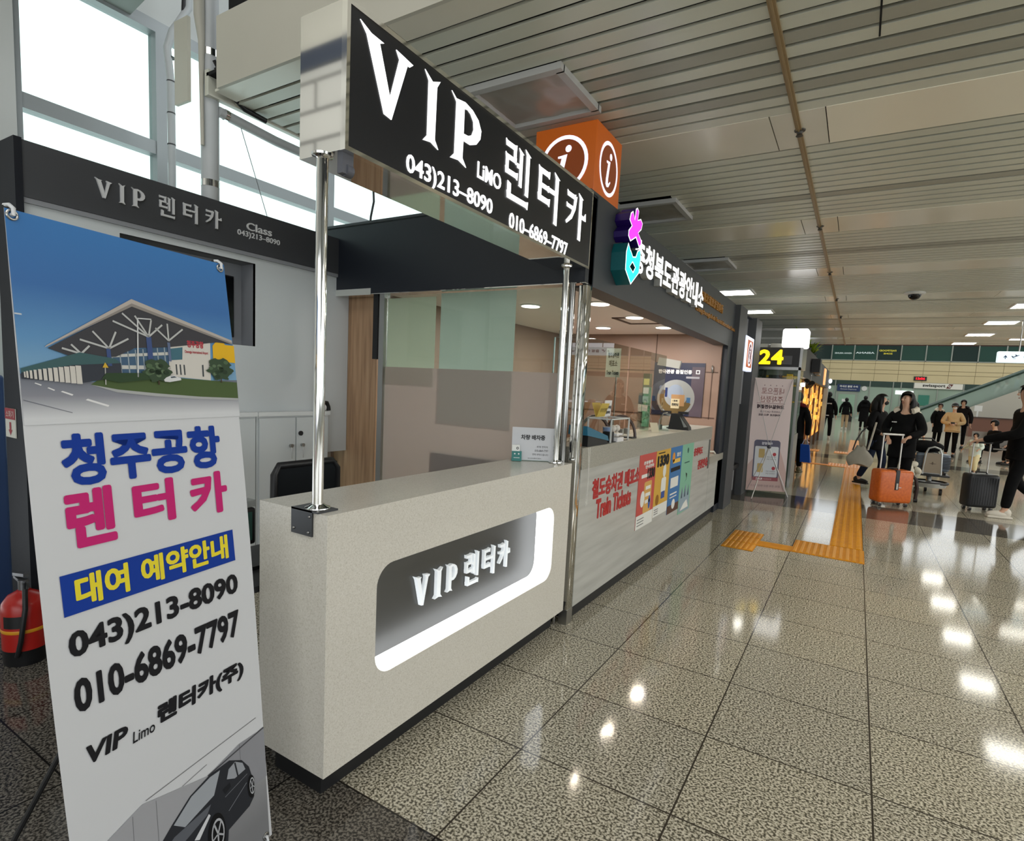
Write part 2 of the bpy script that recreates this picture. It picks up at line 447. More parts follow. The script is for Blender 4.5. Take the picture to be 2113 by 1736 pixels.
# bulkhead in front of the low ceiling and the open void above the viewer
BEIGE = noise_mat('beige_board', [(.3, (186, 182, 168)), (.7, (196, 192, 178))], .8, rough=.5)
struct(MB().box(-3.47, 22, 2.085, 2.106, 3.196, 3.60).box(-3.93, -3.78, 2.085, 2.106, 3.19, 3.69).build('wall_bulkhead', BEIGE))
struct(MB().box(-9.5, 22, -9, 2.3, 6.9, 6.95).build('ceiling_void', mat('void_grey', (70, 72, 72), .8)))
struct(MB().box(-3.45, 22, 2.15, 2.3, 3.4, 6.9).build('wall_void', DARKGAP))
struct(MB().add([(-4.48, 1.2, 3.87), (-3.93, 1.2, 3.98), (-3.93, 2.08, 3.98), (-4.48, 2.08, 3.87)], [(0, 1, 2, 3)]).build('trim_11', mat('soffit_grey', (150, 158, 154), .5)))

# window wall behind the booths
FRAME = mat('window_frame', (150, 156, 158), .4, .2)
WALLP = mat('wall_paint', (196, 200, 198), .6)
mb = MB(); mb.box(-4.7, -4.5, .9, 19.6, 0, .85); mb.box(-4.7, -4.5, .9, 19.6, 3.93, 6.9); mb.box(-4.7, -4.44, .9, 1.44, 0, 6.9); mb.box(-4.7, -4.5, 9.7, 19.6, 0, 4.6); mb.box(-9.5, -4.7, .9, 1.1, 0, 6.9); mb.box(-9.6, -9.5, -3, 1.1, 0, 6.9)
struct(mb.build('wall_left', WALLP))
wy = [1.44, 2.275, 3.80, 5.32, 6.84, 8.36, 9.7]
n = 0
for a, b in zip(wy, wy[1:]):
    n += 1
    mb = MB()
    mb.box(-4.56, -4.46, a, a + .036, .85, 3.93); mb.box(-4.56, -4.46, b - .036, b, .85, 3.93)
    mb.box(-4.56, -4.46, a + .036, b - .036, 3.85, 3.93); mb.box(-4.56, -4.47, a + .036, b - .036, 3.03, 3.12); mb.box(-4.56, -4.46, a + .036, b - .036, .85, .92)
    f = struct(mb.build('window_%d' % n, FRAME))
    MB().box(-4.525, -4.52, a + .03, b - .03, .9, 3.87).build('pane', GLASS, f)

# walls the hall has beyond the picture: brick front behind the viewer, glazed hall side
def brick_mat():
    m = mat('grey_brick', (190, 188, 180), .7); nt = m.node_tree; b = nt.nodes['Principled BSDF']
    tc = nt.nodes.new('ShaderNodeTexCoord'); mp = nt.nodes.new('ShaderNodeMapping'); mp.inputs['Rotation'].default_value = (math.radians(-90), 0, 0)
    br = nt.nodes.new('ShaderNodeTexBrick'); br.inputs['Scale'].default_value = 1; br.inputs['Brick Width'].default_value = 1.15; br.inputs['Row Height'].default_value = .40
    br.inputs['Mortar Size'].default_value = .03; br.inputs['Color1'].default_value = lin((196, 193, 184)) + (1,); br.inputs['Color2'].default_value = lin((178, 176, 168)) + (1,); br.inputs['Mortar'].default_value = lin((120, 118, 112)) + (1,)
    nt.links.new(tc.outputs['Object'], mp.inputs[0]); nt.links.new(mp.outputs[0], br.inputs['Vector']); nt.links.new(br.outputs['Color'], b.inputs['Base Color'])
    return m
mb = MB(); mb.box(-9.6, -2.6, -3.2, -3.0, 0, 5.75, 0); mb.box(-9.6, -2.6, -3.24, -2.94, 5.75, 6.0, 1); mb.box(-9.6, -2.6, -3.2, -3.0, 6.0, 6.9, 2)
struct(mb.build('wall_behind', [brick_mat(), mat('slate_band', (58, 64, 76), .5), BEIGE]))
mb = MB(); mb.box(-4.6, 22, -9.2, -9.0, 0, .4); mb.box(-4.6, 22, -9.2, -9.0, 3.9, 6.9)
for i in range(12): mb.box(-4.6 + i * 2.4, -4.3 + i * 2.4, -9.2, -9.0, 0, 4.5)
struct(mb.build('wall_entrance', WALLP))
mb = MB(); mb.box(14.0, 14.2, -9, 19.6, 0, .6); mb.box(14.0, 14.2, -9, 19.6, 2.9, 6.9)
for i in range(10): mb.box(13.9, 14.25, -9 + i * 3.2, -8.4 + i * 3.2, 0, 4.5)
struct(mb.build('wall_hall_side', WALLP))

# recessed ceiling lights
def ceiling_light(x0, x1, y0, y1, label, group=None):
    e = empty('ceiling_light', ((x0 + x1) / 2, (y0 + y1) / 2, 3.19), label, 'light', group)
    mb = MB(); w = .03
    mb.box(x0 - w, x1 + w, y0 - w, y0, 3.182, 3.2); mb.box(x0 - w, x1 + w, y1, y1 + w, 3.182, 3.2)
    mb.box(x0 - w, x0, y0, y1, 3.182, 3.2); mb.box(x1, x1 + w, y0, y1, 3.182, 3.2)
    mb.build('frame', WHITE, e)
    MB().box(x0, x1, y0, y1, 3.187, 3.196).build('diffuser', mat('light_diffuser', (255, 255, 255), .5, emit=16.0, emit_rgb=(255, 252, 240)), e)
ceiling_light(-2.12, -1.62, 9.62, 10.06, 'lit ceiling panel above the far end of the information booth')
ceiling_light(-2.1, -1.6, 11.9, 12.34, 'lit ceiling panel just beyond the booth end, behind the nearer lit one')
for i, yy in enumerate((12.07, 14.33, 16.62, 18.85)):
    ceiling_light(2.0, 2.46, yy - .25, yy + .25, ['lit ceiling panel at the right edge of the view, nearest of its row',
        'second lit panel of the row running away on the right', 'third lit panel of the right-hand row, above the departure sign', 'farthest lit panel of the right-hand row by the ceiling end'][i], 'lit panels in a row on the right')
for yy in (3.2, 5.4, 7.6, 9.8): ceiling_light(2.0, 2.46, yy - .25, yy + .25, 'lit ceiling panel of the right-hand row, outside the view', 'lit panels in a row on the right')
for yy in (15.4, 17.7): ceiling_light(2.95, 4.6, yy - .12, yy + .12, 'long slim ceiling light above the departure sign' if yy < 16 else 'long slim ceiling light behind the departure sign')

# unlit access hatches with clear crumpled covers
for (hx0, hx1, hy0, hy1), lab in zip(holes, ('clear-covered ceiling hatch above the overhead black sign', 'clear-covered ceiling hatch above the magenta logo', 'clear-covered ceiling hatch above the gold lettering')):
    e = empty('ceiling_hatch', ((hx0 + hx1) / 2, (hy0 + hy1) / 2, 3.2), lab, 'hatch')
    mb = MB(); w = .035
    mb.box(hx0 - w, hx1 + w, hy0 - w, hy0 + .01, 3.165, 3.2); mb.box(hx0 - w, hx1 + w, hy1 - .01, hy1 + w, 3.165, 3.2)
    mb.box(hx0 - w, hx0 + .01, hy0, hy1, 3.165, 3.2); mb.box(hx1 - .01, hx1 + w, hy0, hy1, 3.165, 3.2)
    mb.build('frame', mat('hatch_frame', (188, 188, 186), .4), e)
    nx = 10; vs = []; fs = []
    for j in range(nx + 1):
        for i in range(nx + 1):
            vs.append((hx0 + (hx1 - hx0) * i / nx, hy0 + (hy1 - hy0) * j / nx, 3.188 + (.006 * math.sin(i * 1.3 + j * 1.9) + .005 * math.cos(i * 2.1 - j * .8) if 0 < i < nx and 0 < j < nx else 0)))
    for j in range(nx):
        for i in range(nx): fs.append((j * (nx + 1) + i, j * (nx + 1) + i + 1, (j + 1) * (nx + 1) + i + 1, (j + 1) * (nx + 1) + i))
    MB().add(vs, fs, 0, True).build('cover', mat('clear_cover', (178, 174, 164), .3, .15), e)

# small ceiling fittings: sprinkler heads on the flat panels, one dome camera
for i, (x, y) in enumerate(((-.475, 4.06), (-.475, 6.32), (-.475, 8.58), (-.46, 10.82), (-.45, 13.07))):
    MBs = MB().lathe([(.034, 0), (.032, -.006), (.018, -.01), (.014, -.024), (.022, -.036), (.008, -.042)], (x, y, 3.196), 14)
    tag(MBs.build('sprinkler_head', mat('sprinkler_dark', (70, 66, 58), .5)), ['sprinkler head on the nearest flat ceiling panel', 'sprinkler head on the second flat ceiling panel from the viewer', 'sprinkler head on the third flat ceiling panel from the viewer', 'sprinkler head on the fourth flat ceiling panel, left of the dome camera', 'sprinkler head on the fifth flat ceiling panel'][i], 'sprinkler', 'sprinkler heads along the bronze rail')
e = empty('dome_camera', (.576, 10.483, 3.2), 'white-rimmed dark dome security camera under the slatted ceiling', 'camera')
MB().lathe([(.135, 0), (.14, -.012), (.12, -.028), (.085, -.032)], (.576, 10.483, 3.2), 24).build('rim', WHITE, e)
MB().lathe([(.085, -.03), (.08, -.06), (.06, -.09), (.03, -.105), (.004, -.108)], (.576, 10.483, 3.2), 20).build('dome', mat('dome_black', (14, 14, 16), .1), e)
# ================================================================ RENTAL COUNTER
QUARTZ = noise_mat('white_quartz', [(.30, (192, 187, 175)), (.42, (207, 203, 192)), (.6, (213, 209, 199)), (.74, (220, 217, 208))], 210, rough=.22, detail=2)
PX = -1.46
e = empty('service_counter', (-1.64, 2.18, 0), 'white quartz rental counter with glowing rounded recess, in front', 'counter')
hole = rrect(1.485, 2.922, .385, .822, .085, 8)
outline('front_panel', [rect(1.25, 3.12, .118, 1.055), hole], QUARTZ, (PX - .12, 0, 0), Y, Z, .12, e)
mb = MB(); mb.box(-1.82, PX - .1201, 1.25, 3.12, .118, 1.055); mb.build('body', QUARTZ, e)
MB().box(-1.79, -1.53, 1.30, 3.10, 0, .118).build('plinth', mat('black_plinth', (20, 21, 24), .5), e)
# lit lining of the recess: below, both ends
mb = MB(); hl = rrect(1.487, 2.920, .387, .820, .084, 8); n = len(hl)
lining = [i for i in range(n)]
for i in lining:
    a, b = hl[i], hl[(i + 1) % n]
    if (a[1] + b[1]) / 2 > .81: continue
    mb.add([(PX - .003, a[0], a[1]), (PX - .003, b[0], b[1]), (PX - .118, b[0], b[1]), (PX - .118, a[0], a[1])], [(0, 1, 2, 3)])
mb.build('lit_lining', mat('lit_acrylic', (255, 255, 255), .4, emit=2.4, emit_rgb=(246, 250, 255)), e)
outline('back_panel', [hole], mat('recess_metal', (92, 92, 90), .36, .8), (PX - .119, 0, 0), Y, Z, .0, e)
glyphs('lettering', [('V', 1.82, 1.915, .523, .668), ('I', 1.955, 2.01, .525, .665), ('P', 2.045, 2.125, .53, .662), ('ren', 2.19, 2.31, .515, .675), ('teo', 2.345, 2.46, .52, .67), ('ka', 2.495, 2.60, .522, .668)],
       mat('letter_acrylic', (240, 244, 246), .3, emit=.25, emit_rgb=(240, 246, 250)), (PX - .118, 0, 0), Y, Z, .018, e)

# ---------------------------------------------------------------- overhead sign on chrome poles
e = empty('overhead_sign', (-1.56, 2.2, 1.055), 'black lit-letter sign box on chrome poles above the white counter', 'sign')
mb = MB(); mb.box(-1.672, -1.462, 1.29, 3.17, 2.23, 2.675)
mb.build('cabinet', MIRROR, e)
mb = MB()
for a, b, c, d in ((1.288, 3.172, 2.228, 2.242), (1.288, 3.172, 2.661, 2.677), (1.288, 1.302, 2.242, 2.661), (3.158, 3.172, 2.242, 2.661)): mb.box(-1.475, -1.452, a, b, c, d)
mb.build('frame', CHROME, e)
MB().box(-1.463, -1.457, 1.30, 3.16, 2.24, 2.663).build('face', mat('sign_black', (20, 22, 28), .3), e)
FO = (-1.4565, 0, 0)
LITW = mat('sign_letter_lit', (255, 255, 255), .5, emit=1.35)
glyphs('lettering', [('V', 1.347, 1.586, 2.397, 2.639), ('I', 1.652, 1.744, 2.395, 2.634), ('P', 1.812, 2.022, 2.391, 2.632),
       ('ren', 2.20, 2.443, 2.365, 2.615), ('teo', 2.511, 2.748, 2.368, 2.612), ('ka', 2.83, 3.082, 2.36, 2.60)], LITW, FO, Y, Z, .003, e)
text('lettering', 'LiMO', (2.002, 2.183, 2.376, 2.442), LITW, FO, Y, Z, .003, e, bold=.012)
text('lettering', '043)213\u20138090', (1.571, 2.124, 2.238, 2.320), LITW, FO, Y, Z, .003, e, bold=.014)
text('lettering', '010\u20136869\u20137797', (2.266, 2.875, 2.238, 2.311), LITW, FO, Y, Z, .003, e, bold=.014)
for py_, px_ in ((1.292, -1.56), (3.06, -1.545)):
    p = MB().cyl((px_, py_, 1.06), (px_, py_, 2.235), .019, n=20).build('pole', CHROME, e)
    MB().lathe([(.044, 0), (.043, .006), (.03, .011), (.022, .017)], (px_, py_, 1.058), 24).build('base_flange', CHROME, p)
    MB().lathe([(.0195, -.016), (.022, -.012), (.034, -.007), (.035, 0)], (px_, py_, 2.23), 24).build('top_flange', CHROME, p)
mb = MB(); mb.box(-1.635, -1.528, 1.243, 1.249, .972, 1.062); mb.box(-1.635, -1.50, 1.243, 1.33, 1.0555, 1.0615)
br = mb.build('bracket', mat('dark_bracket', (74, 76, 80), .3, .8), e)
mb = MB()
for x, z in ((-1.62, .99), (-1.545, .985), (-1.54, 1.04)): mb.ell((x, 1.242, z), .005, .004, .005, 8, 6)
mb.build('screw', STEEL, br)
mb = MB(); mb.box(-1.50, -1.475, 1.30, 1.345, 2.165, 2.23); mb.cyl((-1.488, 1.318, 2.18), (-1.488, 1.345, 2.18), .02)
mb.build('cable_box', mat('grey_plastic', (88, 90, 98), .5), e)

# ---------------------------------------------------------------- back unit with header sign and television niche
e = empty('back_unit', (-3.7, 2.2, 0), 'light grey wall unit with dark lettered header behind the white counter', 'wall unit')
PANELG = noise_mat('pale_grey_panel', [(.3, (192, 198, 200)), (.7, (200, 206, 208))], 1.0, rough=.35)
outline('panel', [rect(1.18, 3.28, .9, 2.32), rect(1.612, 2.445, 1.69, 2.25)], PANELG, (-3.645, 0, 0), Y, Z, .025, e)
mb = MB(); mb.box(-3.80, -3.6, 1.18, 3.28, 2.316, 2.585); mb.build('header', CHAR, e)
MB().box(-3.80, -3.604, 1.18, 3.28, 2.290, 2.315).build('header_strip', mat('grey_strip', (138, 141, 146), .4), e)
mb = MB(); mb.box(-3.84, -3.592, 1.148, 1.18, 0, 2.59); mb.box(-3.64, -3.60, 1.18, 1.32, 0, .95); mb.build('end_panel', mat('black_panel', (24, 27, 34), .6, spec=.25), e)
mb = MB()  # niche lining
y0, y1, z0, z1, xb = 1.612, 2.445, 1.69, 2.25, -3.78
mb.quad((xb, y0, z0), (xb, y1, z0), (xb, y1, z1), (xb, y0, z1)); mb.quad((-3.62, y1, z0), (-3.62, y1, z1), (xb, y1, z1), (xb, y1, z0))
mb.quad((-3.62, y0, z0), (xb, y0, z0), (xb, y0, z1), (-3.62, y0, z1)); mb.quad((-3.62, y0, z1), (xb, y0, z1), (xb, y1, z1), (-3.62, y1, z1)); mb.quad((-3.62, y0, z0), (-3.62, y1, z0), (xb, y1, z0), (xb, y0, z0))
mb.build('niche', mat('niche_grey', (128, 131, 136), .5), e)
CAST = mat('cast_letter', (214, 216, 218), .4)
FO = (-3.6, 0, 0)
glyphs('lettering', [('V', 1.487, 1.565, 2.408, 2.506), ('I', 1.60, 1.632, 2.406, 2.508), ('P', 1.664, 1.735, 2.408, 2.508), ('ren', 1.808, 1.905, 2.398, 2.513), ('teo', 1.946, 2.042, 2.403, 2.512), ('ka', 2.085, 2.185, 2.408, 2.515)], CAST, FO, Y, Z, .012, e)
text('lettering', 'Class', (2.364, 2.553, 2.455, 2.506), CAST, FO, Y, Z, .008, e, bold=.014)
text('lettering', '043)213\u20138090', (2.30, 2.62, 2.400, 2.446), CAST, FO, Y, Z, .004, e, bold=.012)
tv = empty('television', (-3.70, 2.02, 1.74), 'black wall television sunk in the grey niche behind the banner', 'television')
MB().bbox(-3.77, -3.70, 1.69, 2.343, 1.742, 2.152, .006).build('casing', BLACK, tv)
MB().box(-3.702, -3.697, 1.70, 2.333, 1.755, 2.142).build('screen', mat('black_screen', (6, 7, 9), .08), tv)

# fire-extinguisher notice and extinguisher
e = empty('wall_notice', (-3.76, 1.147, 1.18), 'small red and white extinguisher notice on the black end panel', 'notice')
MB().box(-3.825, -3.695, 1.143, 1.147, 1.11, 1.262).build('plate', mat('notice_white', (206, 206, 196), .5), e)
MB().box(-3.825, -3.695, 1.1415, 1.1429, 1.205, 1.262).build('red_band', mat('notice_red', (150, 30, 40), .5), e)
outline('arrow', [[(-3.772, 1.19), (-3.748, 1.19), (-3.748, 1.15), (-3.735, 1.15), (-3.76, 1.12), (-3.785, 1.15), (-3.772, 1.15)]], mat('notice_red', (150, 30, 40)), (0, 1.142, 0), X, Z, 0, e)
text('lettering', '\uc18c\ud654\uae30', (-3.81, -3.71, 1.215, 1.25), mat('notice_white', (206, 206, 196)), (0, 1.1408, 0), X, Z, 0, e)
ec = (-3.49, 1.085, 0)
e = empty('fire_extinguisher', ec, 'red fire extinguisher with yellow stripe on the floor behind the banner', 'fire extinguisher')
MB().lathe([(.086, 0), (.09, .02), (.09, .075), (.092, .08)], ec, 28).build('base', BLACK, e)
MB().lathe([(.092, .08), (.093, .16), (.093, .27), (.088, .31), (.065, .345), (.035, .362), (.025, .37)], ec, 28).build('cylinder', mat('extinguisher_red', (170, 30, 24), .3), e)
MB().lathe([(.0935, .17), (.0942, .172), (.0942, .185), (.0935, .187)], ec, 28).build('stripe', mat('stripe_yellow', (214, 150, 30), .4), e)
mb = MB(); mb.cyl((ec[0], ec[1], .37), (ec[0], ec[1], .42), .022); mb.obox((ec[0] - .03, ec[1], .44), (.07, 0, .012), (0, .012, 0), (0, 0, .008)); mb.obox((ec[0] - .03, ec[1], .41), (.06, 0, -.008), (0, .012, 0), (0, 0, .007)); mb.build('valve', mat('valve_grey', (120, 122, 126), .3, .7), e)
MB().tube([(ec[0] + .02, ec[1], .40), (ec[0] + .08, ec[1] - .02, .39), (ec[0] + .105, ec[1] - .03, .30), (ec[0] + .10, ec[1] - .05, .14), (ec[0] + .08, ec[1] - .06, .06)], .011).build('hose', BLACK, e)
lb = MB()
for i in range(6):
    t0, t1 = math.radians(-75 + i * 9), math.radians(-66 + i * 9); r = .0942
    lb.quad((ec[0] + r * math.cos(t0), ec[1] + r * math.sin(t0), .20), (ec[0] + r * math.cos(t1), ec[1] + r * math.sin(t1), .20), (ec[0] + r * math.cos(t1), ec[1] + r * math.sin(t1), .26), (ec[0] + r * math.cos(t0), ec[1] + r * math.sin(t0), .26))
lb.build('label', BLACK, e)
# blue board standing beside the window column
e = tag(MB().bbox(-4.38, -4.33, .92, 1.30, .02, 1.42, .02).build('display_board', mat('board_blue', (40, 62, 104), .5)), 'blue board standing against the pale wall at the far left edge', 'board')

# ---------------------------------------------------------------- cabinets behind the counter
CABG = mat('cabinet_grey', (196, 202, 203), .4)
CABL = mat('cabinet_trim', (214, 218, 218), .4)
def cabinet(y0, y1, label, knobs):
    e = empty('storage_cabinet', (-3.57, (y0 + y1) / 2, 0), label, 'cabinet', 'grey two-door cabinets along the wall unit')
    mb = MB(); mb.box(-3.60, -3.575, y0, y1, .02, 1.205); mb.build('body', CABL, e)
    MB().box(-3.60, -3.548, y0, y1, 1.206, 1.235).build('top', CABL, e)
    ym = (y0 + y1) / 2
    for k, (a, b) in enumerate(((y0 + .012, ym - .004), (ym + .004, y1 - .016))):
        d = MB().box(-3.574, -3.555, a, b, .05, 1.192).build('door', CABG, e)
        ky = b - .045 if k == 0 else a + .045
        MB().cyl((-3.555, ky, .985), (-3.53, ky, .985), .011, .014, 12).build('knob', STEEL, d)
        if knobs:
            MB().tube([(-3.535, ky, .975), (-3.53, ky - .004, .93), (-3.53, ky - .002, .89)], .003).build('key', STEEL, d)
            if k: MB().cyl((-3.555, ky - .01, 1.073), (-3.545, ky - .01, 1.073), .018, n=16).build('lock', BLACK, d)
cabinet(2.425, 3.05, 'grey two-door cabinet with keys hanging, next to the wood panel', True)
cabinet(1.80, 2.42, 'grey two-door cabinet half behind the tall banner', False)
mb = MB(); mb.cyl((-3.585, 3.0, 1.236), (-3.565, 3.0, 1.30), .05, .05, 18)
hel = empty('headset', (-3.58, 3.04, 1.235), 'black and white rolled headset lying on the cabinet top', 'headset')
MB().tube([(-3.58, 2.98, 1.24), (-3.58, 2.985, 1.28), (-3.58, 3.01, 1.302), (-3.58, 3.04, 1.30), (-3.58, 3.055, 1.27), (-3.58, 3.06, 1.24)], .016, 10).build('band', BLACK, hel)
MB().ell((-3.57, 3.01, 1.262), .012, .02, .024).build('cushion', mat('cushion_white', (220, 220, 220), .6), hel)

# office chair and monitor tucked behind the counter
e = empty('office_chair', (-2.42, 1.92, 0), 'black mesh-back office chair behind the white counter', 'chair')
mb = MB(); mb.tube([(-2.40, 1.72, .60), (-2.40, 1.725, 1.02), (-2.40, 1.75, 1.062), (-2.40, 2.08, 1.062), (-2.40, 2.115, 1.02), (-2.40, 2.12, .60), (-2.40, 1.72, .60)], .018, 10); bk = mb.build('backrest', BLACK, e)
MB().box(-2.405, -2.395, 1.73, 2.11, .61, 1.055).build('mesh_back', film_mat('chair_mesh', (70, 74, 78), .55), bk)
MB().bbox(-2.40, -1.95, 1.70, 2.14, .44, .52, .03).build('seat', BLACK, e)
mb = MB(); mb.tube([(-2.40, 1.92, .62), (-2.44, 1.92, .52), (-2.36, 1.92, .43), (-2.2, 1.92, .43)], .02); mb.cyl((-2.18, 1.92, .08), (-2.18, 1.92, .44), .028); mb.build('column', STEEL, e)
for k in range(5):
    t = k * 2 * math.pi / 5 + .3; c, s_ = math.cos(t), math.sin(t)
    lg = MB().tube([(-2.18, 1.92, .09), (-2.18 + .14 * c, 1.92 + .14 * s_, .085), (-2.18 + .27 * c, 1.92 + .27 * s_, .06)], [.02, .017, .012]).build('leg', BLACK, e)
    MB().cyl((-2.18 + .27 * c - .012 * s_, 1.92 + .27 * s_ + .012 * c, .027), (-2.18 + .27 * c + .012 * s_, 1.92 + .27 * s_ - .012 * c, .027), .027).build('castor', BLACK, lg)
for yy in (1.69, 2.15):
    MB().tube([(-2.30, yy, .47), (-2.30, yy, .66), (-2.34, yy, .68), (-2.08, yy, .68)], .016).build('armrest', BLACK, e)
e = empty('desk_monitor', (-2.08, 1.34, .62), 'old green-screened monitor just behind the counter end', 'monitor')
MB().bbox(-2.14, -2.10, 1.08, 1.425, .80, .955, .01).build('casing', BLACK, e)
MB().box(-2.0995, -2.096, 1.10, 1.405, .82, .94).build('screen', mat('green_screen', (44, 78, 70), .2), e)
mb = MB(); mb.box(-2.16, -2.11, 1.10, 1.43, .957, .985); mb.build('vent_top', mat('vent_grey', (150, 154, 152), .5), e)
mb = MB(); mb.box(-2.15, -2.1, 1.22, 1.28, .74, .80); mb.box(-2.2, -2.0, 1.12, 1.38, .725, .74); mb.build('stand', BLACK, e)
e = empty('staff_desk', (-2.05, 1.3, 0), 'low dark desk carrying the old monitor behind the counter', 'desk')
MB().box(-2.3, -1.84, 1.05, 1.62, .70, .724).build('desk_top', mat('desk_dark', (46, 46, 48), .5), e)
for x, y in ((-2.28, 1.07), (-1.88, 1.07), (-2.28, 1.6), (-1.88, 1.6)): MB().box(x - .02, x + .02, y - .02, y + .02, 0, .70).build('leg', mat('desk_dark', (46, 46, 48)), e)

# notice stand and card gadget on the counter
e = empty('notice_stand', (-1.68, 2.96, 1.055), 'white paper notice in a leaning acrylic stand at the counter end', 'notice')
ux = V3((.225, .15, 0)).normalized(); un = V3((.15, -.225, .0)).normalized(); uy = (Z * .97 - un * .22).normalized(); O = V3((-1.785, 2.935, 1.058))
ul, vl = .262, .205
MB().obox(O + ux * ul / 2 + uy * vl / 2, ux * ul / 2, uy * vl / 2, ux.cross(uy) * .0025).build('paper', mat('notice_paper', (196, 198, 202), .35), e)
mb = MB(); mb.obox(O + ux * ul / 2 - un * .045 + Z * .001, ux * ul / 2, un * .055, Z * .002); mb.build('acrylic_foot', GLASS, e)
Q = O + ux.cross(uy) * .004
text('lettering', '\ucc28\ub7c9 \ubc30\ucc28\uc911', (.055, .205, .128, .160), INK, Q, ux, uy, 0, e, bold=.03)
for k, (s_, a0, a1) in enumerate((('-\ubd80\uc7ac \uc5f0\ub77d\ucc98', .150, .222), ('010-6869-7797', .143, .225), ('\uc5f0\ub77d \ubd80\ud0c1\ub4dc\ub9bd\ub2c8\ub2e4', .128, .226))):
    text('lettering', s_, (a0, a1, .080 - k * .024, .093 - k * .024), INK, Q, ux, uy, 0, e)
text('lettering', 'VIP\u2013MVP \ub80c\ud130\uce74 \ud074\ub798\uc2a4', (.10, .185, .010, .018), INK, Q, ux, uy, 0, e)
e = empty('card_gadget', (-1.74, 2.90, 1.055), 'small teal and white card gadget leaning before the paper notice', 'gadget')
O2 = V3((-1.765, 2.905, 1.058)); un2 = un
MB().obox(O2 + ux * .03 + uy * .03, ux * .03, uy * .03, un2 * .009).build('body', mat('teal_plastic', (40, 116, 112), .35), e)
MB().obox(O2 + ux * .024 + uy * .078, ux * .024, uy * .02, un2 * .004).build('card', mat('card_white', (224, 226, 222), .4), e)
outline('ring_print', [circ(.034, .078, .008), circ(.034, .078, .004)], INK, O2 + un2 * .0045, ux, uy, 0, e)
mb = MB()
for a, b in ((.018, .044), (.042, .044)): mb.obox(O2 + ux * a + uy * b + un2 * .0095, ux * .004, uy * .004, un2 * .001)
mb.obox(O2 + ux * .03 + uy * .02 + un2 * .0095, ux * .018, uy * .0015, un2 * .001); mb.build('print', PAPER, e)

# ---------------------------------------------------------------- pipes and cables by the window
PIPE = noise_mat('pipe_grey', [(.3, (172, 178, 180)), (.7, (186, 190, 192))], 3, rough=.4)
e = empty('vertical_pipe', (-3.66, 2.156, 2.585), 'thick pale vertical pipe with chrome bands above the wall unit', 'pipe')
MB().cyl((-3.66, 2.156, 2.586), (-3.66, 2.156, 4.9), .052, n=24).build('pipe', PIPE, e)
for z in (3.467, 2.69): MB().cyl((-3.66, 2.156, z - .022), (-3.66, 2.156, z + .018), .0545, n=24).build('band', CHROME, e)
MB().tube([(-3.645, 2.08, 4.6), (-3.645, 2.083, 3.65), (-3.645, 2.097, 3.51), (-3.635, 2.088, 3.24), (-3.635, 2.093, 2.9)], [.031, .031, .02, .012, .011]).build('side_conduit', mat('conduit_beige', (178, 176, 164), .5), e)
e = empty('ceiling_pipe', (-3.62, 2.2, 3.12), 'pale pipe bending away from the vertical pipe along the window head', 'pipe')
MB().tube([(-3.62, 2.19, 3.135), (-3.62, 2.35, 3.125), (-3.62, 2.6, 3.11), (-3.62, 2.9, 3.11), (-3.62, 4.2, 3.11), (-3.62, 8, 3.11)], .031, 14).build('pipe', PIPE, e)
MB().cyl((-3.62, 2.225, 3.133), (-3.62, 2.25, 3.131), .034, n=18).build('band', CHROME, e)
e = empty('flexible_conduit', (-4.2, 2.16, 2.6), 'ribbed grey conduit bending along the window mullion', 'conduit')
MB().tube([(-4.1, 2.15, 2.5), (-4.1, 2.152, 3.0), (-4.1, 2.15, 3.4), (-4.1, 2.13, 3.6), (-4.1, 2.165, 3.72), (-4.1, 2.21, 3.80), (-4.1, 2.27, 3.92), (-4.1, 2.28, 4.3)], .024, 12).build('tube', PIPE, e)
mb = MB()
for z in (2.72, 3.0, 3.2, 3.4, 3.55): mb.cyl((-4.1, 2.151, z - .004), (-4.1, 2.151, z + .004), .0255, n=12)
mb.build('tie', mat('tie_dark', (60, 62, 64), .5), e)
tag(MB().tube([(-3.56, 2.14, 3.36), (-3.555, 2.2, 3.26), (-3.55, 2.32, 3.19), (-3.53, 2.46, 3.17)], .017).tube([(-3.57, 2.13, 3.40), (-3.57, 2.22, 3.28), (-3.565, 2.36, 3.21)], .011).build('cable_bundle', BLACK), 'black cables hanging behind the vertical pipe', 'cable')
tag(MB().tube([(-4.1, 2.12, 3.60), (-4.1, 2.17, 3.74), (-4.1, 2.235, 3.86), (-4.1, 2.25, 4.2)], .012).build('black_cable', BLACK), 'black cable tied along the bend of the ribbed conduit', 'cable')
tag(MB().tube([(-3.62, 2.338, 3.10), (-3.75, 2.639, 2.59)], .0025).build('support_wire', mat('wire_grey', (120, 122, 124), .4)), 'thin wire slanting down from the ceiling pipe across the window', 'wire')
tag(MB().tube([(-3.62, 3.519, 3.10), (-3.62, 3.53, 2.98), (-3.62, 3.50, 2.85), (-3.62, 3.485, 2.68)], .009).build('loop_cable', mat('cable_grey', (70, 72, 74), .5)), 'dark cable looping down beside the chrome pole, before the window', 'cable')
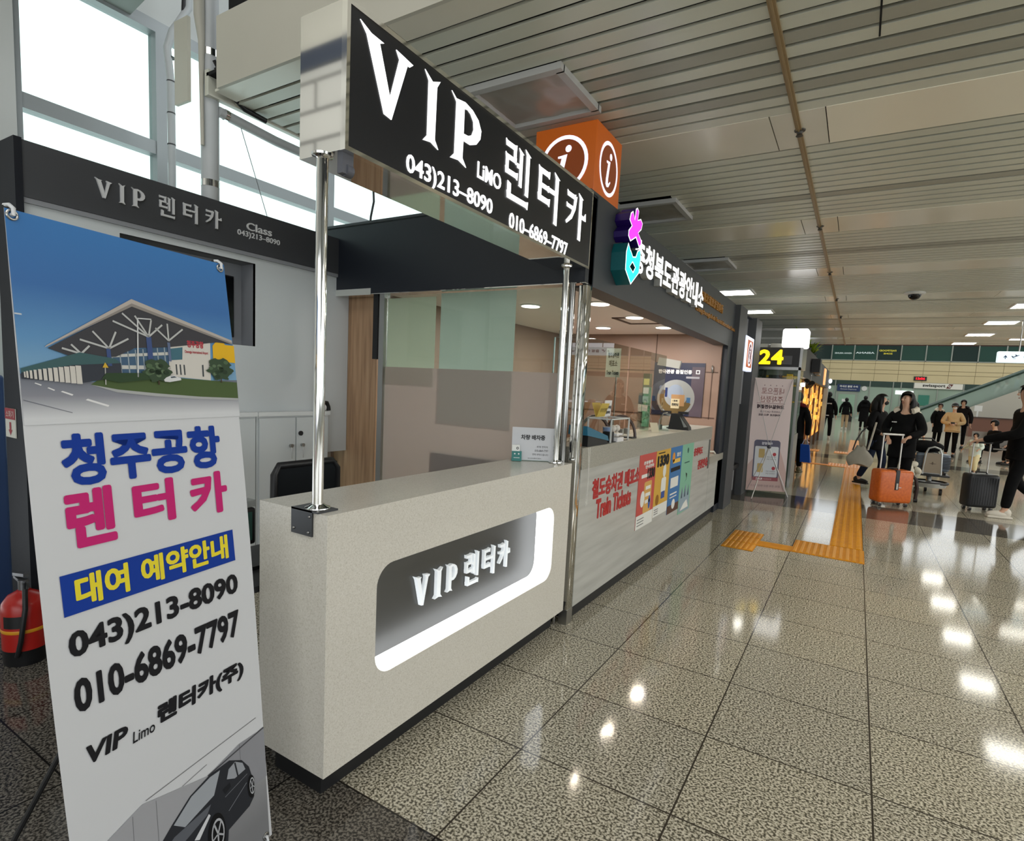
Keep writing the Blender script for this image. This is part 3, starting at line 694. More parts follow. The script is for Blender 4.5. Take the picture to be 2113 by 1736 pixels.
# ================================================================ INFORMATION BOOTH
e = empty('information_booth', (-2.4, 5.4, 0), 'dark-framed information booth with glowing white letters', 'booth')
HEAD = mat('booth_charcoal', (58, 62, 66), .45)
BNAVY = mat('booth_navy', (22, 28, 38), .42)
PINKW = noise_mat('booth_wall', [(.3, (136, 110, 94)), (.7, (144, 118, 102))], 1.2, rough=.5)
MB().box(-1.62, -1.46, 3.26, 7.80, 2.14, 2.672).build('fascia', HEAD, e)
MB().box(-3.80, -1.465, 3.15, 3.258, 2.152, 2.66).build('side_header', BNAVY, e)
MB().box(-3.80, -1.465, 3.152, 3.257, 2.146, 2.151).build('side_soffit', MIRROR, e)
MB().box(-1.5, -1.465, 3.2, 3.262, 2.14, 2.68).build('corner_trim', BNAVY, e)
MB().box(-3.8, -1.62, 3.26, 7.75, 2.28, 2.30).build('booth_ceiling', mat('booth_ceiling_white', (246, 238, 234), .5), e)
MB().box(-3.8, -1.46, 3.15, 9.7, 2.672, 2.69).build('roof', HEAD, e)
MB().box(-3.8, -1.52, 7.45, 7.5, 0, 2.28).build('end_wall', PINKW, e)
MB().box(-3.82, -3.78, 3.26, 7.75, 0, 2.28).build('back_wall', PINKW, e)
mb = MB()
for z in (1.22, 1.80): mb.box(-3.7, -1.54, 7.444, 7.449, z - .006, z + .006)
mb.box(-2.36, -2.35, 7.444, 7.449, 1.80, 2.28); mb.box(-1.615, -1.605, 7.444, 7.449, 1.2, 1.83)
mb.build('panel_joint', mat('joint_brown', (84, 60, 48), .6), e)
MB().tube([(-1.61, 7.43, 1.80), (-1.61, 7.415, 1.83), (-1.61, 7.415, 1.87), (-1.61, 7.43, 1.88)], .009).build('door_handle', STEEL, e)
mb = MB(); mb.box(-1.60, -1.46, 7.50, 7.80, 0, 2.14); mb.build('end_post', BNAVY, e)
# pillars beyond the ticket counter
mb = MB(); mb.box(-1.62, -1.40, 7.80, 8.33, 0, 2.69); mb.build('pillar', mat('pillar_charcoal', (66, 68, 71), .5), e)
mb = MB(); mb.box(-1.62, -1.40, 9.16, 9.70, 0, 2.69); mb.build('pillar', mat('pillar_charcoal', (66, 68, 71)), e)
mb = MB(); mb.box(-1.75, -1.52, 8.33, 9.16, 1.40, 2.69); mb.build('wall_plate', mat('plate_grey', (150, 152, 154), .4), e)
mb = MB(); mb.box(-1.9, -1.88, 8.33, 9.16, 0, 1.40); mb.box(-1.9, -1.47, 8.33, 9.16, 0.43, .49); mb.box(-1.56, -1.5, 8.33, 9.16, 0, .43); mb.build('kiosk_recess', mat('recess_black', (10, 10, 11), .5), e)
MB().box(-1.499, -1.494, 8.36, 8.95, .10, .40).build('kick_panel', mat('plate_grey', (150, 152, 154)), e)
MB().obox((-1.60, 8.62, .60), (.06, 0, -.05), (0, .16, 0), (.04, 0, .05)).build('terminal', BLACK, e)
# lettering and emblem on the fascia
FO = (-1.459, 0, 0)
WL = mat('channel_letter_lit', (255, 255, 255), .5, emit=1.5)
CL = text('lettering', '\ucda9\uccad\ubd81\ub3c4\uad00\uad11\uc548\ub0b4\uc18c', (3.81, 5.84, 2.345, 2.575), mat('channel_side', (170, 170, 166), .5), FO, Y, Z, .05, e, bold=.03)
text('letter_face', '\ucda9\uccad\ubd81\ub3c4\uad00\uad11\uc548\ub0b4\uc18c', (3.81, 5.84, 2.345, 2.575), WL, (-1.4087, 0, 0), Y, Z, 0, CL, bold=.03)
GOLD = mat('gold_letter', (176, 120, 34), .35, .3)
text('lettering', '\u5fe0\u6e05\u5317\u9053\u65c5\u6e38\u54a8\u8a62\u6240', (5.86, 6.98, 2.465, 2.565), GOLD, FO, Y, Z, .012, e, bold=.02)
text('lettering', 'Chungcheongbuk-do Tourist Information Center', (5.75, 7.83, 2.328, 2.392), GOLD, FO, Y, Z, .01, e, bold=.02)
M1 = [(3.64, 2.70), (3.668, 2.715), (3.70, 2.700), (3.689, 2.642), (3.745, 2.664), (3.786, 2.643), (3.768, 2.598), (3.714, 2.565), (3.782, 2.532), (3.784, 2.502), (3.746, 2.479), (3.674, 2.525), (3.578, 2.478), (3.535, 2.503), (3.533, 2.539), (3.585, 2.579), (3.537, 2.605), (3.554, 2.652), (3.592, 2.674), (3.630, 2.632)]
C1 = [(3.547, 2.464), (3.590, 2.430), (3.606, 2.423), (3.644, 2.398), (3.696, 2.408), (3.724, 2.452), (3.775, 2.473), (3.796, 2.414), (3.779, 2.315), (3.636, 2.215), (3.521, 2.290), (3.517, 2.403)]
C1h = [(3.644, 2.360), (3.701, 2.338), (3.664, 2.302), (3.599, 2.324)]
def grow(pl, k):
    cx = sum(p[0] for p in pl) / len(pl); cy = sum(p[1] for p in pl) / len(pl)
    out = []
    n = len(pl)
    for i in range(n):
        a, b, c = V3(pl[i - 1] + (0,)), V3(pl[i] + (0,)), V3(pl[(i + 1) % n] + (0,))
        d1 = (b - a).normalized(); d2 = (c - b).normalized(); nrm = (d1 + d2).normalized()
        out.append((b.x + nrm.y * k, b.y - nrm.x * k))
    area = sum(pl[i][0] * pl[(i + 1) % n][1] - pl[(i + 1) % n][0] * pl[i][1] for i in range(n))
    return out if area > 0 else [(2 * p[0] - q[0], 2 * p[1] - q[1]) for p, q in zip(pl, out)]
em = outline('emblem', [M1], mat('emblem_side_violet', (38, 12, 96), .4), FO, Y, Z, .10, e)
outline('emblem_rim', [M1], LIT, (-1.358, 0, 0), Y, Z, 0, em)
outline('emblem_face', [grow(M1, -.008)], mat('emblem_magenta', (226, 60, 250), .4, emit=.95), (-1.357, 0, 0), Y, Z, 0, em)
em = outline('emblem', [C1, C1h], mat('emblem_side_teal', (0, 92, 98), .4), FO, Y, Z, .10, e)
outline('emblem_rim', [C1, C1h], LIT, (-1.358, 0, 0), Y, Z, 0, em)
outline('emblem_face', [grow(C1, -.008), grow(C1h, .008)], mat('emblem_cyan', (40, 240, 248), .4, emit=.95), (-1.357, 0, 0), Y, Z, 0, em)

# orange lit information cube on the roof
e = empty('information_cube', (-1.71, 3.47, 2.69), 'glowing orange cube with white i symbols on the booth roof', 'sign')
ORG = mat('cube_orange', (188, 92, 28), .4, emit=.22, emit_rgb=(206, 100, 22))
MB().bbox(-1.925, -1.50, 3.27, 3.68, 2.69, 3.135, .006).build('cube', ORG, e)
IW = mat('cube_white', (245, 240, 255), .5, emit=1.05, emit_rgb=(236, 232, 255))
ib = mat('cube_brown', (140, 66, 26), .4, emit=.25)
def info_symbol(O, ux, uy, r, par, white=IW, ground=ib, ry=None):
    ry = ry or r
    outline('disc', [circ(0, 0, r * .98, 36, ry * .98)], ground, V3(O) + V3(ux).cross(V3(uy)) * .001, ux, uy, 0, par)
    outline('ring', [circ(0, 0, r, 36, ry), circ(0, 0, r * .86, 36, ry * .86)], white, V3(O) + V3(ux).cross(V3(uy)) * .002, ux, uy, 0, par)
    k = r / .17; q = ry / .17
    dot = [(a * k, b * q) for a, b in circ(.028, .085, .022, 14)]
    stem = [(a * k, b * q) for a, b in [(-.045, .045), (.022, .052), (-.002, -.06), (.0, -.085), (.014, -.085), (.036, -.066), (.042, -.074), (.012, -.108), (-.022, -.116), (-.042, -.10), (-.042, -.07), (-.018, .03), (-.044, .033)]]
    outline('symbol', [dot], white, V3(O) + V3(ux).cross(V3(uy)) * .002, ux, uy, 0, par)
    outline('symbol', [stem], white, V3(O) + V3(ux).cross(V3(uy)) * .002, ux, uy, 0, par)
info_symbol((-1.713, 3.269, 2.91), X, Z, .165, e)
info_symbol((-1.499, 3.475, 2.91), Y, Z, .15, e, ry=.165)

# projecting i sign on the pillar
e = empty('projecting_sign', (-1.40, 8.42, 1.9), 'small white lit box sign with i symbol projecting from the dark pillar', 'sign')
WB = mat('box_lit_white', (232, 238, 255), .5, emit=.9, emit_rgb=(228, 236, 255))
MB().bbox(-1.465, -1.385, 8.36, 8.98, 1.88, 2.36, .012).build('box', WB, e)
MB().box(-1.50, -1.46, 8.40, 8.94, 1.95, 2.15).build('bracket', BLACK, e)
MB().box(-1.3855, -1.383, 8.46, 8.90, 1.93, 2.31).build('face', mat('sign_orange', (206, 104, 52), .5, emit=.35), e)
info_symbol((-1.382, 8.68, 2.12), Y, Z, .16, e, white=LIT, ground=mat('sign_purple', (120, 60, 80), .5, emit=.3), ry=.17)

# corner posts
e = empty('mirror_post', (-1.48, 3.21, 0), 'mirror-polished square post between the two counters', 'post')
MB().bbox(-1.512, -1.457, 3.172, 3.248, 0, 2.14, .004).build('shaft', MIRROR, e)
MB().box(-1.514, -1.455, 3.17, 3.25, 0, .10).build('foot', STEEL, e)
tag(MB().cyl((-1.545, 3.155, 0), (-1.545, 3.155, 2.15), .019, n=18).build('chrome_pole', mat('dark_chrome', (150, 150, 148), .12, 1.0)), 'second chrome pole standing close beside the mirror-polished post', 'pole')
mb = MB()
for i in range(44): mb.ell((-1.435 + .012 * math.sin(i * .05), 3.30, 1.14 - i * .0085), .0035, .0035, .0035, 6, 4)
for i in range(44): mb.ell((-1.435 + .002, 3.322 - .02 * (i / 43) ** 3, 1.14 - i * .0088), .0035, .0035, .0035, 6, 4)
tag(mb.build('bead_chain', mat('chain_white', (206, 204, 196), .4)), 'white bead chain loop hanging at the ticket counter corner', 'chain')

# ceiling downlights in the booth
DL = mat('downlight_lit', (255, 255, 255), .5, emit=7, emit_rgb=(255, 244, 232))
for i, (x, y, lab) in enumerate(((-2.05, 4.75, 'round downlight nearest the counter front, first inside the booth'), (-2.06, 5.70, 'round downlight beside the square ceiling vent'), (-2.78, 6.60, 'small-looking round downlight farthest back on the left'),
                                 (-2.03, 6.62, 'round downlight right of the square ceiling vent'), (-2.76, 4.75, 'round downlight seen through the poster-covered glass'))):
    d = empty('downlight', (x, y, 2.28), lab, 'light', 'booth downlights')
    MB().lathe([(.105, 0), (.105, -.008), (.088, -.012)], (x, y, 2.28), 24).build('rim', WHITE, d)
    MB().lathe([(.088, -.012), (.086, -.016), (.004, -.0165)], (x, y, 2.28), 24).build('lens', DL, d)
    area_light('downlight_beam', (x, y, 2.262), (x, y, 0), .17, .17, 18, (1.0, .95, .90), 'DISK')
mb = MB(); 
for a, b, c, d in ((-2.32, -1.9, 5.72, 5.75), (-2.32, -1.9, 6.25, 6.28), (-2.32, -2.29, 5.72, 6.28), (-1.93, -1.9, 5.72, 6.28)): mb.box(a, b, c, d, 2.27, 2.281)
tag(mb.build('ceiling_vent', mat('vent_brown', (96, 74, 64), .6)), 'square brown-edged vent in the booth ceiling', 'vent')

# ---------------------------------------------------------------- glass side of the booth with papers stuck on it
e = empty('glass_partition', (-2.4, 3.22, 0), 'glass side screen of the booth with frosted lower half', 'partition')
MB().box(-3.13, -1.60, 3.216, 3.222, 0, 2.146).build('pane', GLASS, e)
MB().box(-3.13, -1.60, 3.210, 3.2115, 0, 1.605).build('frosted_film', film_mat('frosted', (222, 212, 208), .55), e)
mb = MB(); mb.box(-3.185, -3.135, 3.19, 3.25, 0, 2.146); mb.build('frame_post', STEEL, e)
mb = MB(); mb.box(-3.25, -3.20, 3.19, 3.25, 1.66, 2.146); mb.build('frame_post', BLACK, e)
mb = MB(); mb.tube([(-1.70, 3.26, 1.0), (-1.70, 3.26, 1.835), (-1.63, 3.26, 1.835)], .006); mb.build('inner_frame', STEEL, e)
def backposter(x0, x1, z0, z1, rgb, label):
    o = MB().box(x0, x1, 3.2255, 3.2265, z0, z1).build('poster', film_mat('back_paper_%d' % rgb[0], rgb, .95, .75))
    tag(o, label, 'poster', 'posters seen from behind on the glass')
backposter(-3.13, -2.66, 1.475, 2.12, (226, 228, 218), 'narrow pale green poster seen from behind at the left of the glass screen')
backposter(-2.615, -1.985, 1.212, 2.14, (220, 226, 222), 'large pale green poster seen from behind in the middle of the glass screen')
backposter(-2.66, -2.03, .62, 1.0, (110, 128, 118), 'dark green poster low on the glass, just above the counter top')
tag(MB().box(-3.72, -3.24, 3.145, 3.149, 2.142, 2.19).build('header_plate', mat('plate_white', (190, 194, 190), .3)), 'small pale plate on the underside edge of the dark booth header', 'plate')
WOOD = noise_mat('oak_veneer', [(.35, (150, 118, 90)), (.5, (172, 138, 106)), (.65, (182, 150, 118))], 5, rough=.4, detail=5, stretch=(6, 6, .35))
struct(MB().box(-4.4, -3.30, 3.29, 3.32, 0, 2.16).build('wall_wood', WOOD))

# ---------------------------------------------------------------- ticket counter
e = empty('ticket_counter', (-1.6, 5.2, 0), 'grey wood-look ticket counter with red lettering', 'counter')
GREYW = noise_mat('grey_woodgrain', [(.3, (166, 166, 160)), (.5, (180, 180, 174)), (.7, (190, 190, 184))], 4, rough=.35, detail=5, stretch=(1, .35, 5))
STONE = noise_mat('grey_stone', [(.35, (146, 144, 134)), (.5, (160, 158, 147)), (.65, (174, 172, 160))], 130, rough=.3, detail=2)
MB().box(-1.75, -1.46, 3.26, 7.0, .095, 1.02).build('front_panel', GREYW, e)
MB().box(-1.85, -1.455, 3.26, 7.005, 1.0, 1.14).build('top', STONE, e)
MB().box(-1.75, -1.46, 7.005, 7.78, .095, .76).build('side_panel', GREYW, e)
MB().box(-1.80, -1.455, 7.005, 7.79, .68, .765).build('side_top', STONE, e)
MB().box(-1.72, -1.49, 3.27, 7.78, 0, .095).build('plinth', mat('black_plinth', (20, 21, 24)), e)
MB().box(-1.458, -1.452, 6.90, 6.95, .64, .985).build('slot', mat('slot_grey', (96, 96, 92), .5), e)
FO = (-1.4595, 0, 0)
text('lettering', '\ucca0\ub3c4\uc2b9\ucc28\uad8c \ub9e4\ud45c\uc18c', (3.46, 4.42, .775, .915), RED, FO, Y, Z, .003, e, bold=.035)
text('lettering', 'Train Tickets', (3.545, 4.245, .625, .765), RED, FO, Y, Z, .003, e, bold=.035)
text('lettering', '\ucda9\uccad\ubd81\ub3c4', (6.20, 6.60, .84, .93), RED, FO, Y, Z, .003, e, bold=.035)
text('lettering', '\uad00\uad11\uc548\ub0b4\uc18c', (6.42, 6.97, .67, .78), RED, FO, Y, Z, .003, e, bold=.035)
# four torn-edged posters taped to its front
def bill(y0, y1, z0, z1, rgb, label):
    b = empty('poster', (-1.457, (y0 + y1) / 2, z0), label, 'poster', 'posters taped to the ticket counter')
    MB().box(-1.459, -1.4565, y0, y1, z0, z1).build('sheet', mat('bill_%d_%d' % rgb[:2], rgb, .5), b)
    return b
SHEETS = {}
def patch(b, polys, rgb, lift=0):
    SHEETS.setdefault(b.name, (b, Sheet((-1.4560, 0, 0), Y, Z)))[1].shape(polys, rgb, 1 + lift)
def words(b, s_, box, rgb, bold=.04):
    text('lettering', s_, box, mat('ink_%d_%d_%d' % rgb, rgb, .6, spec=.2), (-1.4542, 0, 0), Y, Z, 0, b, bold=bold)
WHT = (228, 228, 222); DK = (30, 28, 28)
b = bill(4.40, 4.84, .375, 1.0, (196, 76, 68), 'red 1330 poster, leftmost of the four on the ticket counter')
patch(b, [rect(4.40, 4.84, .375, .49)], WHT); patch(b, [rrect(4.56, 4.76, .49, .76, .02)], (214, 168, 96)); patch(b, [circ(4.53, .62, .055, 20, .07)], WHT, 1); patch(b, [circ(4.72, .57, .03, 16, .06)], (64, 96, 168), 1)
patch(b, [rect(4.47, 4.66, .80, .83)], WHT)
words(b, '1330', (4.62, 4.82, .78, .87), DK, .06); words(b, '\uad00\uad11\ud1b5\uc5ed', (4.50, 4.74, .91, .94), WHT); words(b, '\uc548\ub0b4\uc804\ud654', (4.55, 4.78, .875, .905), WHT)
for k in range(3): patch(b, [rect(4.60, 4.73, .69 - .06 * k, .72 - .06 * k)], WHT, 1)
for k in range(3): patch(b, [rect(4.43, 4.6, .40 + .025 * k, .408 + .025 * k)], (120, 120, 118), 1)
b = bill(4.845, 5.28, .40, 1.0, (214, 168, 62), 'yellow 1330 poster beside the red one on the ticket counter')
patch(b, [rect(4.845, 5.28, .40, .50)], WHT); patch(b, [circ(5.12, .80, .05, 18, .06)], WHT, 1); patch(b, [rrect(5.04, 5.19, .60, .74, .03)], WHT, 1); patch(b, [rect(5.06, 5.17, .545, .61)], (62, 84, 150), 2); patch(b, [circ(4.95, .55, .05, 16, .05)], (150, 104, 40), 1)
words(b, '1330', (4.88, 5.24, .85, .955), DK, .07); patch(b, [rect(4.90, 5.1, .97, .98)], DK, 1)
for k in range(3): patch(b, [rect(4.88, 5.0, .42 + .02 * k, .428 + .02 * k)], (120, 120, 118), 1)
b = bill(5.30, 5.70, .35, 1.0, (52, 116, 176), 'blue poster, third along the ticket counter')
patch(b, [circ(5.40, .90, .045, 16, .05)], (224, 150, 60), 1); words(b, '\ud560\uc778', (5.50, 5.64, .90, .94), WHT); patch(b, [rect(5.38, 5.64, .84, .88)], (232, 190, 90), 1); patch(b, [rect(5.33, 5.66, .76, .80)], DK, 1); patch(b, [rect(5.35, 5.62, .60, .70)], WHT, 1)
patch(b, [rect(5.36, 5.6, .53, .545)], WHT, 1); patch(b, [rect(5.36, 5.6, .50, .51)], WHT, 1); patch(b, [rect(5.30, 5.70, .35, .43)], (96, 70, 60)); patch(b, [circ(5.5, .43, .06, 16, .05)], WHT, 1)
b = bill(5.705, 6.16, .28, 1.0, (128, 186, 158), 'mint green poster, rightmost of the four on the ticket counter')
patch(b, [[(5.72, .30), (6.13, .28), (6.12, .42), (6.06, .55), (6.0, .46), (5.95, .58), (5.88, .47), (5.80, .56), (5.74, .44)]], (150, 168, 180)); patch(b, [[(5.78, .31), (6.10, .31), (6.02, .40), (5.9, .37)]], WHT, 1)
for k, xx in enumerate((5.78, 5.9, 6.03)): patch(b, [[(xx, .44), (xx + .05, .44), (xx + .03, .56)]], (52, 76, 84), 1)
patch(b, [[(5.90, .70), (5.96, .68), (5.94, .62), (5.88, .60), (5.95, .63)]], DK, 1); patch(b, [rect(5.82, 6.02, .80, .812)], (60, 100, 90), 1); patch(b, [circ(5.93, .93, .03, 12)], (60, 100, 90), 1)

for b, sh in SHEETS.values(): sh.build('print', b)

# ---------------------------------------------------------------- things on the ticket counter
ZT = 1.14
e = empty('card_terminal', (-1.53, 3.55, ZT), 'teal and black card terminal on the ticket counter by the mirror post', 'card terminal')
mb = MB(); mb.add([(-1.60, 3.36, ZT), (-1.47, 3.36, ZT), (-1.47, 3.70, ZT), (-1.60, 3.70, ZT), (-1.60, 3.36, ZT + .075), (-1.47, 3.36, ZT + .075), (-1.47, 3.70, ZT + .025), (-1.60, 3.70, ZT + .025)], [(0, 3, 2, 1), (0, 1, 5, 4), (1, 2, 6, 5), (2, 3, 7, 6), (3, 0, 4, 7), (4, 5, 6, 7)]); mb.build('base', BLACK, e)
mb = MB(); mb.add([(-1.605, 3.34, ZT + .075), (-1.465, 3.34, ZT + .075), (-1.465, 3.715, ZT + .02), (-1.605, 3.715, ZT + .02), (-1.60, 3.34, ZT + .135), (-1.47, 3.34, ZT + .135), (-1.47, 3.70, ZT + .055), (-1.60, 3.70, ZT + .055)], [(0, 3, 2, 1), (0, 1, 5, 4), (1, 2, 6, 5), (2, 3, 7, 6), (3, 0, 4, 7), (4, 5, 6, 7)]); mb.build('body', mat('terminal_teal', (34, 104, 132), .35), e)
mb = MB(); mb.add([(-1.585, 3.39, ZT + .126), (-1.485, 3.39, ZT + .126), (-1.485, 3.52, ZT + .098), (-1.585, 3.52, ZT + .098)], [(0, 1, 2, 3)]); mb.build('screen', BLACK, e)
def fan(x, y, label):
    e = empty('table_speaker', (x, y, ZT), label, 'speaker', 'round black loop stands on the ticket counter')
    mb = MB(); mb.tube([(x + .11 * math.cos(math.pi * i / 14), y + .04 * math.cos(math.pi * i / 14), ZT + .17 * math.sin(math.pi * i / 14)) for i in range(15)], .012); mb.build('loop', mat('loop_brown', (70, 52, 46), .3), e)
    mb = MB(); mb.box(x - .12, x + .12, y - .05, y + .05, ZT, ZT + .01); mb.build('foot', BLACK, e)
fan(-1.72, 4.05, 'round black loop stand behind the teal card terminal')
fan(-1.62, 4.35, 'round black loop stand right of the clear display case')
e = empty('display_case', (-1.56, 3.98, ZT), 'clear display case of small figures and a folded cup on the ticket counter', 'display case')
mb = MB()
for (x, y) in ((-1.66, 3.78), (-1.48, 3.78), (-1.66, 4.14), (-1.48, 4.14)): mb.box(x - .005, x + .005, y - .005, y + .005, ZT, ZT + .17)
for y in (3.78, 4.14): mb.box(-1.66, -1.48, y - .005, y + .005, ZT + .162, ZT + .172)
for x in (-1.66, -1.48): mb.box(x - .005, x + .005, 3.78, 4.14, ZT + .162, ZT + .172)
mb.build('frame', mat('acrylic_edge', (206, 210, 208), .2), e)
MB().box(-1.66, -1.48, 3.78, 4.14, ZT, ZT + .004).build('floor_plate', BLACK, e)
for y, lab in ((4.0, 'white round-headed figurine inside the clear display case'), (4.08, 'pale big-eyed figurine inside the clear display case')):
    fg = empty('figurine', (-1.55, y, ZT + .004), lab, 'figurine')
    MB().ell((-1.55, y, ZT + .035), .018, .02, .032).build('body', mat('figure_white', (206, 202, 194), .5), fg)
    MB().ell((-1.55, y, ZT + .088), .024, .026, .026).build('head', mat('figure_white', (206, 202, 194)), fg)
tag(MB().lathe([(.022, 0), (.028, .05), (.034, .10)], (-1.55, 3.88, ZT + .004), 16).build('paper_cup', mat('cup_blue', (120, 142, 176), .5)), 'blue-grey paper cup inside the clear display case', 'cup')
e = empty('desk_notice', (-1.62, 4.12, ZT + .172), 'yellow tented card standing on the clear display case', 'card')
MB().obox((-1.60, 3.90, ZT + .225), (.0, .075, 0), (.018, 0, .05), (.002, 0, -.0007)).build('front', mat('card_yellow', (206, 180, 84), .5), e)
MB().obox((-1.64, 3.90, ZT + .225), (.0, .075, 0), (-.018, 0, .05), (.002, 0, .0007)).build('back', mat('card_yellow', (206, 180, 84)), e)
text('lettering', '\uc2b9\ucc28\uad8c \ubc1c\ub9e4', (3.84, 3.96, .0, .03), INK, (-1.597, 0, ZT + .21), Y, V3((.2, 0, 1)).normalized(), 0, e)
e = empty('desk_notice', (-1.64, 4.06, ZT + .172), 'white printed card beside the yellow tented card', 'card')
MB().obox((-1.63, 4.06, ZT + .235), (0, .07, 0), (.004, 0, .06), (.002, 0, 0)).build('sheet', PAPER, e)
text('lettering', '\uc7a0\uc2dc \uc790\ub9ac\ube44\uc6c0', (4.005, 4.12, .03, .055), INK, (-1.6245, 0, ZT + .2), Y, Z, 0, e, bold=.04)
text('lettering', '\uc774\uc6a9\ubd80\ud0c1', (4.01, 4.11, -.01, .015), INK, (-1.6275, 0, ZT + .2), Y, Z, 0, e, bold=.04)
e = empty('white_box', (-1.50, 3.90, ZT), 'small black cube with white paper slips at the counter edge', 'box')
MB().box(-1.55, -1.49, 3.80, 3.87, ZT, ZT + .075).build('cube', BLACK, e)
MB().box(-1.53, -1.47, 3.89, 4.02, ZT, ZT + .03).build('slip', PAPER, e)
MB().box(-1.54, -1.48, 3.90, 4.02, ZT + .045, ZT + .058).build('slip', PAPER, e)

def screen(y0, y1, x, z1, label):
    e = empty('glass_screen', (x, (y0 + y1) / 2, ZT), label, 'glass screen', 'clear glass screens on the ticket counter')
    MB().box(x - .004, x + .004, y0, y1, ZT, z1).build('pane', mat_screen, e)
    mb = MB()
    for y in (y0 + .05, y1 - .05): mb.box(x - .02, x + .02, y - .02, y + .02, ZT, ZT + .05)
    mb.build('clip', STEEL, e)
mat_screen = glass_mat('screen_glass', (226, 222, 214), 1.25)
screen(3.32, 4.62, -1.70, 1.885, 'clear glass screen on the ticket counter nearest the mirror post')
screen(4.66, 5.72, -1.70, 1.885, 'clear glass screen in the middle of the ticket counter')
e = empty('train_sign', (-1.93, 4.63, ZT), 'white ticket sign board on a thin pole inside the booth', 'sign')
MB().box(-1.89, -1.76, 4.60, 4.606, 1.625, 1.87).build('board', film_mat('board_pale', (226, 234, 228), .95, .6), e)
MB().cyl((-1.79, 4.608, ZT), (-1.79, 4.608, 1.66), .007).build('pole', STEEL, e)
MB().lathe([(.06, 0), (.058, .008), (.01, .012)], (-1.79, 4.608, ZT), 18).build('foot', STEEL, e)
text('lettering', '\ucca0\ub3c4\uc2b9\ucc28\uad8c', (-1.875, -1.775, 1.79, 1.835), INK, (0, 4.599, 0), X, Z, 0, e, bold=.05)
text('lettering', '\ub9e4\ud45c\uc18c', (-1.86, -1.785, 1.715, 1.77), INK, (0, 4.599, 0), X, Z, 0, e, bold=.035)
text('lettering', 'Train Tickets', (-1.88, -1.77, 1.645, 1.68), INK, (0, 4.599, 0), X, Z, 0, e, bold=.04)
# green-tinted leaflet column and leaflets
e = empty('leaflet_column', (-1.77, 5.4, ZT), 'tall green-tinted acrylic leaflet column in the booth', 'leaflet stand')
MB().box(-1.81, -1.735, 5.38, 5.42, ZT, 1.69).build('column', glass_mat('green_acrylic', (222, 242, 234), .9), e)
MB().box(-1.81, -1.735, 5.425, 5.43, ZT + .03, 1.56).build('sheet', film_mat('leaflet_green', (206, 226, 214), .95, .5), e)
for k in range(4): MB().box(-1.80, -1.745, 5.374, 5.379, 1.58 - .085 * k, 1.64 - .085 * k).build('leaflet', mat('leaflet_%d' % k, [(200, 196, 120), (210, 214, 212), (150, 180, 176), (206, 210, 204)][k], .5), e)
e = empty('leaflet_rack', (-1.86, 5.55, ZT), 'stacked leaflet rack left of the green-tinted column', 'leaflet stand')
MB().box(-1.91, -1.83, 5.58, 5.60, ZT, 1.50).build('back', mat('rack_grey', (120, 112, 102), .5), e)
for k in range(3): MB().box(-1.905, -1.835, 5.56, 5.578, 1.22 + .09 * k, 1.295 + .09 * k).build('leaflet', mat('leaf_b%d' % k, [(120, 104, 92), (198, 194, 186), (70, 76, 84)][k], .5), e)
# round acrylic photo board
e = empty('round_board', (-1.64, 5.98, ZT), 'round clear photo board with beige sign standing on the ticket counter', 'display board')
outline('disc', [circ(-1.645, 1.46, .196, 40)], film_mat('disc_clear', (222, 224, 222), .42), (0, 5.98, 0), X, Z, .006, e)
sh = Sheet((0, 5.9735, 0), X, Z)
sh.shape([[(-1.645 + .17 * math.cos(t), 1.46 + .17 * math.sin(t)) for t in [math.radians(150 + 12 * i) for i in range(17)]] + [(-1.645 + .12 * math.cos(t), 1.485 + .115 * math.sin(t)) for t in [math.radians(342 - 12 * i) for i in range(17)]]], (112, 92, 56), 0)
sh.shape([circ(-1.65, 1.52, .085, 24)], (150, 160, 176), 1); sh.shape([rect(-1.76, -1.735, 1.47, 1.57)], (40, 52, 96), 2); sh.shape([rect(-1.53, -1.49, 1.42, 1.475)], (70, 110, 150), 2)
sh.shape([rect(-1.69, -1.55, 1.38, 1.50)], (178, 138, 96), 3); sh.shape([rect(-1.69, -1.60, 1.355, 1.455)], (214, 198, 160), 4)
sh.build('print', e)
text('lettering', '\uad00\uad11\uc548\ub0b4', (-1.68, -1.61, 1.38, 1.41), INK, (0, 5.9705, 0), X, Z, 0, e, bold=.04)
text('lettering', 'i \ucda9\ubd81', (-1.675, -1.62, 1.425, 1.445), INK, (0, 5.9705, 0), X, Z, 0, e, bold=.03)
mb = MB(); mb.box(-1.78, -1.68, 5.96, 6.0, 1.30, 1.325); mb.box(-1.60, -1.5, 5.96, 6.0, 1.30, 1.325); mb.cyl((-1.64, 5.985, ZT), (-1.64, 5.985, 1.31), .012); mb.lathe([(.08, 0), (.075, .012), (.012, .016)], (-1.64, 5.985, ZT), 20); mb.build('stand', BLACK, e)
e = empty('desk_phone', (-1.53, 5.95, ZT), 'black sloping payment terminal below the round photo board', 'payment terminal')
mb = MB(); mb.add([(-1.66, 5.84, ZT), (-1.45, 5.84, ZT), (-1.45, 5.96, ZT), (-1.66, 5.96, ZT), (-1.64, 5.84, ZT + .165), (-1.56, 5.84, ZT + .165), (-1.455, 5.84, ZT + .03), (-1.64, 5.96, ZT + .165), (-1.56, 5.96, ZT + .165), (-1.455, 5.96, ZT + .03)],
    [(0, 1, 6, 5, 4), (3, 7, 8, 9, 2), (4, 5, 8, 7), (5, 6, 9, 8), (1, 2, 9, 6), (0, 4, 7, 3), (0, 3, 2, 1)]); mb.build('body', BLACK, e)
